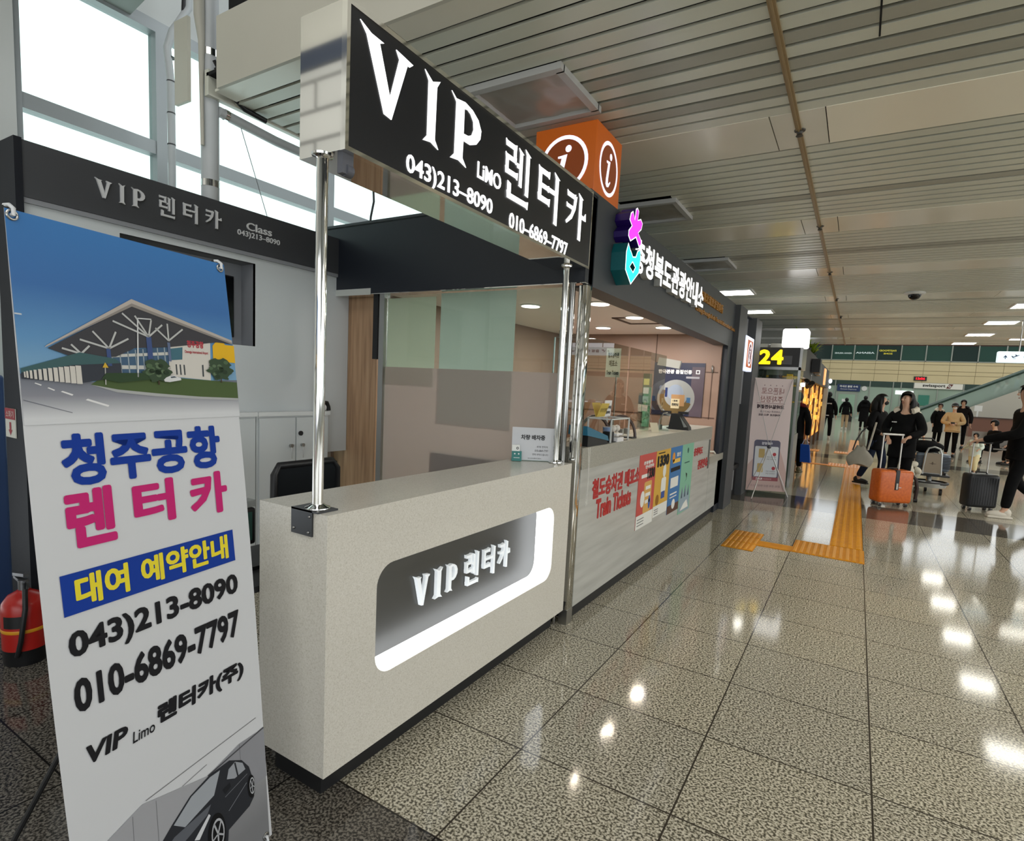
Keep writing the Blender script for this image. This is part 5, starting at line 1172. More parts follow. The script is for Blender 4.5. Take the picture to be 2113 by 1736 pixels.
tag(mb.build('wall_lamp', mat('wall_lamp_lit', (240, 240, 255), .5, emit=1.2)), 'white globe lamps on the pale pillar at the end of the gold-lit shop', 'lamp')
# plants along the canopy edge
LEAF = noise_mat('leaf_green', [(.35, (110, 146, 36)), (.65, (186, 210, 66))], 8, rough=.5)
random.seed(11)
def plant(y, h, label):
    p = empty('potted_plant', (-1.2, y, 2.62), label, 'plant', 'plants on the shop canopy')
    MB().lathe([(.10, 0), (.13, .14), (.12, .14)], (-1.2, y, 2.62), 14).build('pot', mat('pot_black', (34, 34, 34), .6), p)
    mb = MB()
    for k in range(34):
        t = random.random() * 6.28; tilt = .25 + .9 * random.random(); L = h * (.5 + .5 * random.random())
        a = V3((-1.2, y, 2.74)); d = V3((math.cos(t) * math.sin(tilt), math.sin(t) * math.sin(tilt), math.cos(tilt)))
        s_ = d.cross(Z).normalized() * .028
        m_ = a + d * L * .55 + Z * .03; tip = a + d * L - Z * .06
        mb.add([a, m_ - s_, tip, m_ + s_], [(0, 1, 2, 3)])
    mb.build('foliage', LEAF, p)
plant(13.6, .42, 'leafy green plant at the near end of the shop canopy')
plant(15.4, .40, 'leafy green plant second along the shop canopy')
plant(17.5, .60, 'tall yellow-green plant on the far part of the shop canopy')

# ================================================================ FAR HALL
FW = 62.0
CREAM = noise_mat('cream_panel', [(.3, (206, 190, 150)), (.7, (214, 198, 158))], .3, rough=.4)
mb = MB(); mb.box(-4, 30, FW, FW + .3, 3.52, 5.40)
wf = struct(mb.build('wall_far', CREAM))
mb = MB()
for x in range(-2, 14): mb.box(-2.6 + 1.83 * (x + 2), -2.58 + 1.83 * (x + 2), FW - .012, FW, 3.52, 5.4)
for z in (4.2, 4.55, 5.12): mb.box(-4, 30, FW - .012, FW, z, z + .03)
struct(mb.build('trim_12', mat('joint_olive', (120, 106, 76), .6)))
# upper storey glazing with red blinds
GG = mat('far_glass', (40, 74, 66), .08); GG2 = mat('far_glass_dim', (26, 48, 46), .1)
for k in range(14):
    x0 = -2.58 + 1.83 * (k - 1); n = 20 + k
    f = MB(); f.box(x0, x0 + .09, FW - .05, FW + .05, 5.4, 7.4); f.box(x0, x0 + 1.83, FW - .05, FW + .05, 5.38, 5.46)
    w = struct(f.build('window_%d' % n, mat('far_frame', (150, 156, 150), .4)))
    MB().box(x0 + .09, x0 + 1.83, FW, FW + .02, 5.46, 7.4).build('pane', GG if k % 3 else GG2, w)
    MB().box(x0 + .09, x0 + 1.83, FW - .02, FW - .01, 6.78, 7.1).build('blind', mat('blind_red', (70, 20, 20), .6), w)
for x0, x1, z0, z1, s_, rgb in ((-2.3, -.9, 5.98, 6.12, 'ASIANA AIRLINES', (190, 206, 206)), (-.6, .9, 6.02, 6.18, 'ASIANA', (200, 214, 216)), (1.25, 2.55, 6.24, 6.4, 'FASTFOOD', (206, 196, 60)), (1.6, 2.3, 5.98, 6.12, 'ZONE', (206, 196, 60))):
    o = text('window_sign', s_, (x0, x1, z0, z1), mat('wsign_%d' % rgb[0], rgb, .5, emit=.3), (0, FW - .03, 0), X, Z, 0, None, bold=.03, mirror=True)
    tag(o, {'ASIANA AIRLINES': 'faint reversed lettering on the leftmost upper window', 'ASIANA': 'pale reversed lettering on the second upper window', 'FASTFOOD': 'upper line of yellow reversed lettering on the third upper window', 'ZONE': 'lower line of yellow reversed lettering on the third upper window'}[s_], 'sign')
MB_ = MB(); MB_.box(-4, 30, FW + .02, FW + .3, 0, 3.52); struct(MB_.build('wall_ground_far', noise_mat('far_green_wall', [(.3, (142, 162, 148)), (.7, (158, 178, 164))], .4, rough=.25)))
mb = MB(); mb.box(-4, 30, FW - .03, FW + .02, 3.0, 3.52); struct(mb.build('trim_13', mat('far_header', (38, 62, 56), .3)))
mb = MB()
for x in (-2.0, .8, 2.6, 3.2, 4.15, 5.9, 7.7, 9.6): mb.box(x, x + .08, FW - .05, FW + .02, 0, 3.5)
struct(mb.build('trim_14', mat('far_frame', (150, 156, 150))))
struct(MB().box(-4, 30, FW, FW + .3, 7.4, 8.4).build('wall_far_upper', CREAM))
mb = MB()
for k in range(11): mb.box(-4 + 3.2 * k, -3.6 + 3.2 * k, FW, FW + .3, 8.4, 13)
mb.box(-4, 30, FW, FW + .3, 12.6, 13); mb.box(-4, 30, FW, FW + .3, 10.4, 10.6); struct(mb.build('wall_far_clerestory', WALLP))
struct(MB().box(-5, 30, 19.5, FW + .3, 13, 13.2).build('ceiling_atrium', WALLP))
struct(MB().box(-5, 30, 19.45, 19.6, 3.2, 13).build('wall_atrium_front', WALLP))
struct(MB().box(-5.2, -5, 19.5, FW, 0, 13).build('wall_atrium_left', WALLP))
struct(MB().box(30, 30.2, 19.5, FW, 0, 13).build('wall_atrium_right', WALLP))
mb = MB(); mb.box(20, 30, 19.5, 19.7, 0, 3.2); struct(mb.build('wall_hall_end', WALLP))
# doors, signs and clock on the far wall
d = struct(MB().box(-1.85, -.05, FW - .06, FW + .01, 0, 2.45).build('door_1', mat('far_door_frame', (150, 160, 150), .3)))
MB().box(-1.62, -.25, FW - .08, FW - .05, .08, 2.2).build('door_glass', mat('far_door_glass', (150, 182, 160), .15), d)
MB().box(-1.3, -.9, FW - .10, FW - .08, 1.5, 1.75).build('door_notice', PAPER, d)
e = empty('wall_sign', (-.85, FW - .1, 2.5), 'dark blue sign with white lines over the far glass door', 'sign')
MB().box(-1.79, .09, FW - .14, FW - .08, 2.50, 3.14).build('board', mat('sign_blue', (22, 44, 86), .4, emit=.15), e)
text('lettering', '\uad6d\ub0b4\uc120 \ucd9c\ubc1c \uc218\uc18d', (-1.6, -.1, 2.84, 3.04), PAPER, (0, FW - .15, 0), X, Z, 0, e, bold=.03); text('lettering', 'Domestic Departures', (-1.5, -.2, 2.6, 2.74), PAPER, (0, FW - .15, 0), X, Z, 0, e)
e = empty('wall_emblem', (.42, FW - .06, 2.8), 'round white emblem beside the dark blue far sign', 'emblem')
outline('disc', [circ(.42, 2.80, .22, 24)], PAPER, (0, FW - .06, 0), X, Z, .01, e); outline('ring', [circ(.42, 2.80, .15, 24), circ(.42, 2.80, .07, 20)], CHAR, (0, FW - .065, 0), X, Z, 0, e)
e = empty('wall_clock', (4.57, FW - .1, 3.7), 'black digital clock with red numerals on the cream far wall', 'clock')
MB().box(4.1, 5.04, FW - .12, FW - .02, 3.70, 4.06).build('casing', BLACK, e)
text('digits', '12:06', (4.25, 4.92, 3.78, 3.98), mat('digit_red', (255, 20, 40), .5, emit=1.6), (0, FW - .125, 0), X, Z, 0, e, bold=.04)
e = empty('counter_sign', (5.9, FW - .1, 3.0), 'white counter sign with black lettering and a tilted dark red mark', 'sign')
MB().box(4.2, 7.65, FW - .16, FW - .08, 3.02, 3.50).build('board', mat('sign_white', (214, 212, 204), .4, emit=.12), e)
text('lettering', 'swissport', (4.80, 6.44, 3.10, 3.42), INK, (0, FW - .165, 0), X, Z, 0, e, bold=.03)
outline('mark', [[(6.48, 3.08), (6.78, 3.08), (6.98, 3.46), (6.68, 3.46)]], mat('mark_maroon', (96, 40, 34), .5), (0, FW - .165, 0), X, Z, 0, e); outline('mark', [circ(6.73, 3.27, .10, 16), circ(6.73, 3.27, .05, 12)], PAPER, (0, FW - .168, 0), X, Z, 0, e)
for x0, x1, z0, z1, rgb, lab, em_ in ((2.85, 4.2, 2.4, 2.75, (240, 246, 244), 'lit white panel behind the woman with the pale collar', 1.1), (4.6, 5.4, 1.5, 2.43, (60, 128, 112), 'teal glass door panel under the white counter sign', 0)):
    tag(MB().box(x0, x1, FW - .07, FW - .03, z0, z1).build('wall_panel', mat('wpanel_%d' % rgb[0], rgb, .3, emit=em_)), lab, 'panel')
e = empty('plant_stand', (-.75, 50, 0), 'dark planter with pale leaves in front of the far glass door', 'plant')
MB().box(-.75, -.25, 49.8, 50.2, 0, .75).build('planter', BLACK, e)
mb = MB()
for k in range(20):
    t = k * 2.4; mb.ell((-.5 + .16 * math.cos(t), 50 + .16 * math.sin(t), .9 + .04 * (k % 8)), .07, .05, .06, 6, 5)
mb.build('foliage', mat('pale_leaf', (110, 130, 100), .6), e)
# hanging departure sign
e = empty('departure_sign', (3.1, 14.0, 2.41), 'white lit hanging sign with arrow and plane symbols', 'sign')
MB().bbox(2.185, 3.9, 13.98, 14.10, 2.405, 2.613, .02).build('light_box', mat('depart_lit', (226, 244, 250), .5, emit=.95, emit_rgb=(222, 244, 252)), e)
DB = mat('depart_navy', (40, 60, 110), .5); DO = (0, 13.975, 0)
outline('arrow', [[(2.272, 2.50), (2.302, 2.545), (2.332, 2.50), (2.318, 2.494), (2.308, 2.512), (2.308, 2.47), (2.296, 2.47), (2.296, 2.512), (2.286, 2.494)]], DB, DO, X, Z, 0, e)
outline('plane_symbol', [[(2.385, 2.527), (2.40, 2.53), (2.42, 2.515), (2.45, 2.53), (2.435, 2.552), (2.45, 2.556), (2.475, 2.54), (2.50, 2.55), (2.505, 2.543), (2.47, 2.522), (2.41, 2.492)]], DB, DO, X, Z, 0, e)
outline('plane_symbol', [rect(2.41, 2.455, 2.478, 2.484)], DB, DO, X, Z, 0, e)
text('lettering', '\ucd9c\ubc1c Departures', (2.56, 3.4, 2.46, 2.55), DB, DO, X, Z, 0, e, bold=.02)
mb = MB(); mb.cyl((2.5, 14.04, 2.6), (2.5, 14.04, 3.2), .012); mb.cyl((3.6, 14.04, 2.6), (3.6, 14.04, 3.2), .012); mb.build('hanger', STEEL, e)
# escalator
e = empty('escalator', (6, 40, 0), 'glass-sided escalator rising to the right at the far end', 'escalator')
s0, s1, y0, y1 = (2.6, .95), (9.6, 4.75), 40.0, 41.3
mb = MB()
for y in (y0, y1): mb.tube([(1.9, y, .55), (1.8, y, .78), (2.0, y, .92), (2.6, y, .98), (s1[0], y, s1[1])], .07)
mb.build('handrail', mat('rail_dark', (34, 62, 54), .4), e)
mb = MB()
for y in (y0, y1): mb.add([(2.0, y, .2), (2.0, y, .9), (2.6, y, .95), s1[:1] + (y, s1[1]), s1[:1] + (y, s1[1] - .95), (2.9, y, .2)], [(0, 5, 4, 3, 2, 1)])
mb.build('balustrade', film_mat('balustrade_glass', (178, 194, 186), .6), e)
mb = MB(); mb.prism([(2.9, 0), (9.6, 0), (9.6, 3.82), (2.9, .22)], (0, y0 - .02, 0), X, Z, .06); mb.build('cladding', mat('cladding_grey', (186, 182, 172), .4), e)
mb = MB()
for k in range(30): mb.box(2.8 + .225 * k, 3.06 + .225 * k, y0 + .05, y1 - .05, .2 + .122 * k, .322 + .122 * k)
mb.build('step', STEEL, e)
e = empty('check_desk', (5.6, 38.5, 0), 'low brown desk standing before the escalator', 'desk')
MB().box(5.2, 7.6, 38.2, 38.9, 0, 1.02).build('body', mat('desk_brown', (112, 72, 56), .4), e); MB().box(5.15, 7.65, 38.15, 38.95, 1.02, 1.06).build('top', mat('desk_top_dark', (60, 44, 38), .4), e)
e = empty('notice_post', (5.5, 38.4, 1.06), 'small white notice on a post above the brown desk', 'notice')
MB().cyl((5.5, 38.4, 1.06), (5.5, 38.4, 1.4), .04).build('post', PAPER, e); MB().box(5.35, 5.68, 38.38, 38.42, 1.36, 1.66).build('plate', PAPER, e)
for i, (x, lab) in enumerate(((2.9, 'wood-framed desk screen left under the escalator'), (3.9, 'wood-framed desk screen beside the escalator foot'))):
    k_ = empty('self_service_kiosk', (x, 44, 0), lab, 'kiosk'); MB().box(x, x + .75, 44, 44.4, 0, 1.2).build('body', mat('kiosk_wood', (178, 150, 104), .5), k_); MB().box(x + .08, x + .67, 43.99, 44.0, .55, 1.12).build('screen', BLACK, k_)
# ================================================================ PEOPLE
def skin_mesh(vs, es, rad, sub=2):
    me = bpy.data.meshes.new('figure'); me.from_pydata([tuple(v) for v in vs], es, [])
    ob = bpy.data.objects.new('figure', me); COL.objects.link(ob)
    ob.modifiers.new('skin', 'SKIN').branch_smoothing = .6
    for i, r in enumerate(rad):
        d = me.skin_vertices[0].data[i]; d.radius = (r, r) if not isinstance(r, tuple) else r; d.use_root = (i == 0)
    sm = ob.modifiers.new('subdivision', 'SUBSURF'); sm.levels = sub; sm.render_levels = sub
    out = bpy.data.meshes.new_from_object(ob.evaluated_get(bpy.context.evaluated_depsgraph_get()))
    bpy.data.objects.remove(ob); bpy.data.meshes.remove(me)
    for p in out.polygons: p.use_smooth = True
    return out
class Chain:
    def __init__(s): s.v = []; s.e = []; s.r = []
    def add(s, p, r, parent=None):
        s.v.append(V3(p)); s.r.append(r)
        if parent is not None: s.e.append((parent, len(s.v) - 1))
        return len(s.v) - 1
    def mesh(s, sub=2): return skin_mesh(s.v, s.e, s.r, sub)

SKIN = mat('skin', (206, 164, 138), .5)
HAIR = mat('hair_black', (15, 13, 12), .5, spec=.3)
def cloth(n, rgb, rough=.8): return noise_mat(n, [(.35, tuple(max(0, c - 6) for c in rgb)), (.65, rgb)], 14, rough=rough, spec=.15)
COATB = cloth('cloth_black', (13, 13, 15)); TROB = cloth('cloth_trouser_black', (11, 11, 13)); DENIM = cloth('cloth_denim', (34, 42, 62)); BEIGET = cloth('cloth_beige', (190, 164, 132)); TAN = cloth('cloth_tan_fleece', (206, 176, 132)); CREAMF = cloth('cloth_cream', (222, 214, 198)); MINT = cloth('cloth_pale_mint', (206, 216, 206)); PALEY = cloth('cloth_pale_yellow', (220, 208, 166)); DBROWN = cloth('cloth_dark_brown', (28, 23, 23)); PINK = cloth('cloth_pale_pink', (224, 190, 188)); WHITEC = cloth('cloth_white', (214, 216, 216)); MAROON = cloth('cloth_maroon', (92, 26, 32))
SHOEB = mat('shoe_black', (20, 19, 18), .5); SHOEW = mat('shoe_white', (206, 200, 188), .6); SHOEO = mat('shoe_olive', (92, 84, 54), .5)

def person(label, loc, face, H, coat=COATB, trousers=TROB, shoe=SHOEB, hair='short', haircol=None, elbows=None, wrists=None, knees=None, ankles=None, headturn=0.0, lean=(0, 0), hem=.84, bulk=1.0, hood=None, mask=None, hands_in=False, group=None, extra=None, nod=0.0, legbulk=1.0):
    """face = heading in degrees (0 looks down the hall, +Y); body is one skin, clothing and hair are its children"""
    k = H / 1.70
    r = empty('person', loc, label, 'person', group, math.radians(-face))
    S = lambda p: V3(p) * k
    hx, hy = lean
    el = elbows or [(-.25, -.03, 1.11), (.25, -.03, 1.11)]
    wr = wrists or [(-.26, .06, .87), (.26, .06, .87)]
    kn = knees or [(-.095, .02, .48), (.095, .02, .48)]
    an = ankles or [(-.095, -.01, .085), (.095, -.01, .085)]
    c = Chain()
    pel = c.add(S((0, 0, .93)), (.125 * k, .095 * k)); wa = c.add(S((hx * .3, hy * .3, 1.08)), (.115 * k, .085 * k), pel)
    ch = c.add(S((hx * .7, hy * .7, 1.27)), (.14 * k, .10 * k), wa); nk = c.add(S((hx * .95, hy * .95, 1.42)), .06 * k, ch)
    n2 = c.add(S((hx, hy + .01, 1.475)), .05 * k, nk)
    jaw = c.add(S((hx, hy + .03 + nod * .4, 1.54)), (.056 * k, .066 * k), n2); hd = c.add(S((hx, hy + .025 + nod * .7, 1.605)), (.070 * k, .088 * k), jaw); cr = c.add(S((hx, hy + .012 + nod, 1.665)), (.045 * k, .06 * k), hd)
    hipv = []
    for i, sx in enumerate((-1, 1)):
        h = c.add(S((sx * .085, 0, .86)), .082 * k, pel); kk = c.add(S(kn[i]), .055 * k, h); a = c.add(S(an[i]), .038 * k, kk)
        c.add(S(V3(an[i]) + V3((sx * .015, .12, -.045))), .03 * k, a)
    for i, sx in enumerate((-1, 1)):
        sh = c.add(S((sx * .165 + hx * .8, hy * .85, 1.375)), .055 * k, ch); e_ = c.add(S(el[i]), .04 * k, sh); w = c.add(S(wr[i]), .028 * k, e_)
        d = (V3(wr[i]) - V3(el[i])).normalized(); side = d.cross(V3((0, 0, 1)) if abs(d.z) < .8 else V3((1, 0, 0))).normalized()
        if abs(d.z) >= .8: side = V3((0, 1, 0)) - d * d.y; side.normalize()
        nrm = d.cross(side).normalized() * (1 if sx > 0 else -1)
        if abs(d.z) < .8 and nrm.z > 0: nrm = -nrm
        pm = c.add(S(V3(wr[i]) + d * .05), (.030 * k, .022 * k), w)
        for f, ln in ((-1.5, .062), (-.5, .074), (.5, .078), (1.5, .07)):
            b0 = V3(wr[i]) + d * .085 + side * (.0155 * f); q = c.add(S(b0), .0095 * k, pm)
            m_ = c.add(S(b0 + d * ln * .5 + nrm * .014), .0088 * k, q); c.add(S(b0 + d * ln * .75 + nrm * (.014 + ln * .5)), .008 * k, m_)
        t0 = V3(wr[i]) + d * .045 + side * .032 + nrm * .012; q = c.add(S(t0), .0105 * k, pm); c.add(S(t0 + d * .04 + side * .012 + nrm * .02), .0095 * k, q)
    link_mesh('body', c.mesh(2), SKIN, r, True)
    # jacket / coat
    g = Chain(); hemz = hem
    b = bulk
    a0 = g.add(S((0, 0, .98)), (.165 * k * b, .13 * k * b))
    hm = g.add(S((0, 0, hemz + .06)), (.17 * k * b, .14 * k * b), a0)
    if hemz < .75: g.add(S((0, .0, hemz + .02)), (.185 * k * b, .155 * k * b), hm)
    a1 = g.add(S((hx * .35, hy * .35, 1.14)), (.155 * k * b, .118 * k * b), a0); a2 = g.add(S((hx * .75, hy * .75, 1.30)), (.165 * k * b, .122 * k * b), a1)
    a3 = g.add(S((hx * .95, hy * .95, 1.415)), (.085 * k, .08 * k), a2)
    for i, sx in enumerate((-1, 1)):
        s_ = g.add(S((sx * .17 + hx * .8, hy * .85, 1.375)), .072 * k * b, a2); e2 = g.add(S(el[i]), .058 * k * b, s_)
        p2 = V3(wr[i]) + (V3(el[i]) - V3(wr[i])) * .03; g.add(S(p2), .045 * k * b, e2)
    link_mesh('jacket', g.mesh(2), coat, r, True)
    # trousers
    t = Chain(); p0 = t.add(S((0, 0, .94)), (.135 * k, .105 * k))
    for i, sx in enumerate((-1, 1)):
        h = t.add(S((sx * .088, 0, .84)), .094 * k * legbulk, p0); kk = t.add(S(kn[i]), .07 * k * legbulk, h); t.add(S(V3(an[i]) + V3((0, 0, .03))), .056 * k * legbulk, kk)
    link_mesh('trousers', t.mesh(2), trousers, r, True)
    # shoes
    for i in (0, 1):
        p = S(an[i]); dz = p.z - .085 * k; mb = MB()
        mb.ell((p.x, p.y + .055 * k, .05 * k + dz), .048 * k, .135 * k, .048 * k, 14, 9); mb.ell((p.x, p.y - .02 * k, .075 * k + dz), .043 * k, .06 * k, .06 * k, 12, 8)
        mb.bbox(p.x - .046 * k, p.x + .046 * k, p.y - .085 * k, p.y + .185 * k, dz, .03 * k + dz, .012 * k)
        mb.build('shoe', shoe, r, True)
    # head: turn everything about the neck
    hc = S((hx, hy + .025 + nod * .7, 1.60)); R = Matrix.Rotation(math.radians(-headturn), 3, 'Z') @ Matrix.Rotation(-nod * 2.2, 3, 'X')
    P = lambda a, b_, c_: hc + R @ (V3((a, b_, c_)) * k)
    mb = MB(); mb.add([P(0, .112, -.012), P(-.016, .082, -.03), P(.016, .082, -.03), P(0, .085, .022)], [(0, 1, 2), (0, 3, 1), (0, 2, 3)]); mb.build('nose', SKIN, r, True)
    for sx in (-1, 1):
        MB().ell(P(sx * .03, .083, .018), .013 * k, .007 * k, .006 * k, 8, 6).build('eye', INK, r, True)
        MB().ell(P(sx * .074, .0, 0), .009 * k, .022 * k, .032 * k, 8, 6).build('ear', SKIN, r, True)
        MB().ell(P(sx * .03, .085, .036), .019 * k, .006 * k, .004 * k, 8, 5).build('eyebrow', HAIR, r, True)
    if mask: 
        MB().ell(P(0, .052, -.038), .060 * k, .052 * k, .042 * k, 14, 9).build('mask', mask, r, True)
    else: MB().ell(P(0, .081, -.056), .021 * k, .007 * k, .006 * k, 10, 6).build('mouth', mat('lip', (150, 84, 78), .5), r, True)
    # hair: cap with the face cut free
    def cap(rx, ry, rz, off, front, low):
        m_ = MB().ell((0, 0, 0), rx, ry, rz, 22, 16); vs, fs = m_.v, m_.f
        keep = []
        for f in fs:
            cx_ = sum(vs[i][1] for i in f) / len(f); cz = sum(vs[i][2] for i in f) / len(f)
            if (cx_ > front and cz < rz * .52) or cz < low: continue
            keep.append(f)
        o = MB(); o.add([P(v[0] + off[0], v[1] + off[1], v[2] + off[2]) for v in vs], keep, 0, True); return o
    hm_ = haircol or HAIR
    if hair == 'cap':
        cap(.090, .112, .105, (0, -.005, .02), .045, -.06).build('hair', hm_, r, True)
        mb = cap(.096, .118, .10, (0, 0, .04), 9, .005); mb.obox(P(0, .13, .05), R @ V3((.07 * k, 0, 0)), R @ V3((0, .045 * k, -.01 * k)), R @ V3((0, .001, .005 * k))); mb.build('cap', BLACK, r, True)
    elif hair == 'long':
        mb = cap(.094, .116, .115, (0, -.010, .015), .030, -.11)
        for sx in (-1, 1): mb.tube([P(sx * .070, -.02, .05), P(sx * .080, -.025, -.03), P(sx * .085, -.02, -.13), P(sx * .08, .0, -.24)], [.02 * k, .026 * k, .028 * k, .012 * k], 10)
        mb.tube([P(0, -.07, .04), P(0, -.09, -.06), P(0, -.10, -.18), P(0, -.095, -.28)], [.06 * k, .085 * k, .085 * k, .04 * k], 12); mb.build('hair', hm_, r, True)
    else:
        cap(.092, .115, .112, (0, -.004, .018), .052, -.085).build('hair', hm_, r, True)
    if hood:
        mb = MB(); mb.tube([S((hx + .13 * math.cos(a_), hy - .005 + .11 * math.sin(a_), 1.435 - .03 * math.sin(a_))) for a_ in [math.radians(-215 + 250 * i / 12) for i in range(13)]], [.045 * k] * 13, 10)
        if hood[1] == 'full': mb.ell(S((hx, hy - .10, 1.44)), .13 * k, .08 * k, .10 * k)
        mb.build('hood', hood[0], r, True)
    if extra: extra(r, k)
    return r

# woman in front of the orange suitcase, holding its handle
def chest_print(r, k):
    mb = MB()
    for a in range(5): mb.box(.055 * k + .014 * a, .065 * k + .014 * a, .1455 * k, .151 * k, 1.235 * k, 1.252 * k)
    mb.build('chest_print', PAPER, r, True)
person('woman in black coat with cream collar pulling the orange suitcase', (.66, 10.62, 0), 205, 1.70, hair='long', hood=(CREAMF, 'full'), wrists=[(-.20, .30, 1.03), (.13, .20, 1.0)], elbows=[(-.27, .02, 1.12), (.27, .0, 1.12)], headturn=14, hem=.66, bulk=1.2, shoe=SHOEW, extra=chest_print)
# masked woman carrying the grey shoulder bag
person('masked woman in black with grey shoulder bag, left of the woman with cream collar', (.36, 12.1, 0), 120, 1.665, hair='long', mask=mat('mask_black', (20, 20, 22), .7), trousers=DENIM, wrists=[(-.30, .14, 1.19), (.22, .2, 1.0)], elbows=[(-.27, -.10, 1.10), (.27, -.02, 1.1)], headturn=-30, hem=.66, bulk=1.08, knees=[(-.10, .10, .48), (.10, -.05, .48)], ankles=[(-.10, .05, .085), (.10, -.2, .12)])
# man at the right edge pulling the black suitcase
person('man in black with pale loafers pulling the black suitcase, at the right edge', (2.03, 10.36, 0), 258, 1.86, coat=COATB, bulk=1.22, wrists=[(.05, .42, .98), (.26, -.02, .86)][::1], elbows=[(-.20, .12, 1.10), (.26, -.08, 1.10)], knees=[(-.10, .10, .48), (.11, -.02, .47)], ankles=[(-.10, .14, .085), (.11, -.42, .12)], hem=.72, shoe=SHOEW, headturn=8)
# passer-by behind the pink banner with blue bag
person('person in black walking behind the pink banner, carrying a blue bag', (-1.04, 12.9, 0), 10, 1.64, shoe=SHOEO, hood=(MAROON, 'collar'), hem=.70, bulk=1.15, knees=[(-.10, .04, .48), (.10, .12, .50)], ankles=[(-.10, -.12, .10), (.10, .16, .085)], wrists=[(-.26, .05, .88), (.24, .03, .80)])
def back_print(r, k):
    mb = MB()
    for a in range(6): mb.box((-.10 + .036 * a) * k, (-.075 + .036 * a) * k, -.145 * k, -.138 * k, (1.29 - .006 * (a % 3)) * k, 1.32 * k)
    mb.build('back_print', PAPER, r, True); mb = MB(); mb.lathe([(.160 * k, .865 * k), (.162 * k, .895 * k)], (0, 0, 0), 20); mb.build('shirt_hem', PAPER, r, True)
person('person in black hoodie with white back print walking away past the gold-lit shop', (-.95, 25.0, 0), 0, 1.84, hood=(COATB, 'full'), hem=.90, bulk=1.22, knees=[(-.11, .02, .48), (.11, .08, .48)], ankles=[(-.11, -.08, .10), (.11, .08, .085)], extra=back_print, shoe=SHOEW)
person('person in black jacket and beige trousers standing before the far glass door', (-.50, 35.1, 0), 0, 1.70, trousers=BEIGET, hood=(COATB, 'full'), hem=.80, bulk=1.15, shoe=SHOEW)
person('person in long black coat seen from behind, left of the masked woman', (.36, 36.2, 0), 5, 1.86, hood=(COATB, 'full'), hem=.40, bulk=1.35)
# group by the escalator
def phone(r, k): MB().bbox(-.05 * k, .05 * k, .30 * k, .32 * k, 1.06 * k, 1.12 * k, .008).build('phone', BLACK, r, True)
person('man in tan fleece jacket and white mask looking at his phone', (2.54, 21.5, 0), 188, 1.62, coat=TAN, hair='cap', mask=mat('mask_white', (224, 224, 222), .6), elbows=[(-.28, .04, 1.10), (.28, .04, 1.10)], wrists=[(-.07, .25, 1.07), (.07, .25, 1.07)], hem=.78, bulk=1.25, nod=.03, extra=phone, shoe=SHOEB)
person('tall man in dark jacket standing just behind the man in tan fleece', (3.36, 26.4, 0), 196, 1.79, coat=DBROWN, hood=(DBROWN, 'collar'), hem=.80, bulk=1.2)
person('person in black with pale collar walking behind the man in tan fleece', (2.75, 27.2, 0), 150, 1.62, hood=(CREAMF, 'full'), hem=.5, bulk=1.15, headturn=40)
person('dark-haired person with white scarf just behind the woman with cream collar', (1.15, 16.2, 0), 30, 1.58, hood=(CREAMF, 'full'), hem=.6, bulk=1.15)
person('small child in pale mint top and pale yellow trousers running', (2.42, 16.5, 0), 215, .95, coat=MINT, trousers=PALEY, legbulk=1.5, elbows=[(-.26, .02, 1.12), (.32, -.10, 1.14)], wrists=[(-.22, .16, 1.06), (.52, -.16, 1.0)], knees=[(-.10, .12, .50), (.10, -.02, .50)], ankles=[(-.10, .08, .10), (.10, -.22, .12)], hem=.70, bulk=1.35, shoe=SHOEB, lean=(0, .05))
# seated people at the right, on a bench
def seated(label, loc, face, H, **kw):
    return person(label, loc, face, H, knees=[(-.10, .42, .92), (.10, .42, .92)], ankles=[(-.10, .44, .50), (.10, .44, .50)], wrists=[(-.12, .36, 1.0), (.12, .36, 1.0)], **kw)
seated('person in pale pink top sitting on the bench before the brown desk', (4.05, 20.4, -.415), 250, 1.62, coat=PINK, hair='long', nod=.03)
seated('person in black sitting on the bench beside the one in pale pink', (3.35, 20.3, -.415), 240, 1.62, coat=COATB, nod=.03)
e = empty('bench', (3.7, 20.3, 0), 'grey-backed waiting bench with seated people before the brown desk', 'bench')
MB().bbox(2.9, 4.6, 20.1, 20.6, .40, .44, .01).build('seat', mat('bench_grey', (110, 108, 104), .4), e)
MB().obox((3.75, 20.62, .66), (.85, 0, 0), (0, .01, 0), (0, .03, .2)).build('backrest', mat('bench_back', (128, 124, 118), .4), e)
for x in (3.0, 4.5): MB().box(x, x + .05, 20.15, 20.55, 0, .40).build('leg', STEEL, e)
# riders on the escalator
for x, z, lab in ((6.55, 1.38, 'rider in a pale top on the escalator, second from the top'), (7.35, 1.85, 'rider in a pale blue top highest on the escalator'), (4.7, .40, 'rider in white low on the escalator behind its glass'), (6.9, 1.55, 'rider in white sitting low behind the escalator glass')):
    person(lab, (x, 40.6, z), 90, 1.6, coat=[PINK, WHITEC, WHITEC, WHITEC][int(x) % 4] if x < 7.3 else cloth('cloth_pale_blue', (176, 196, 210)), hem=.85)

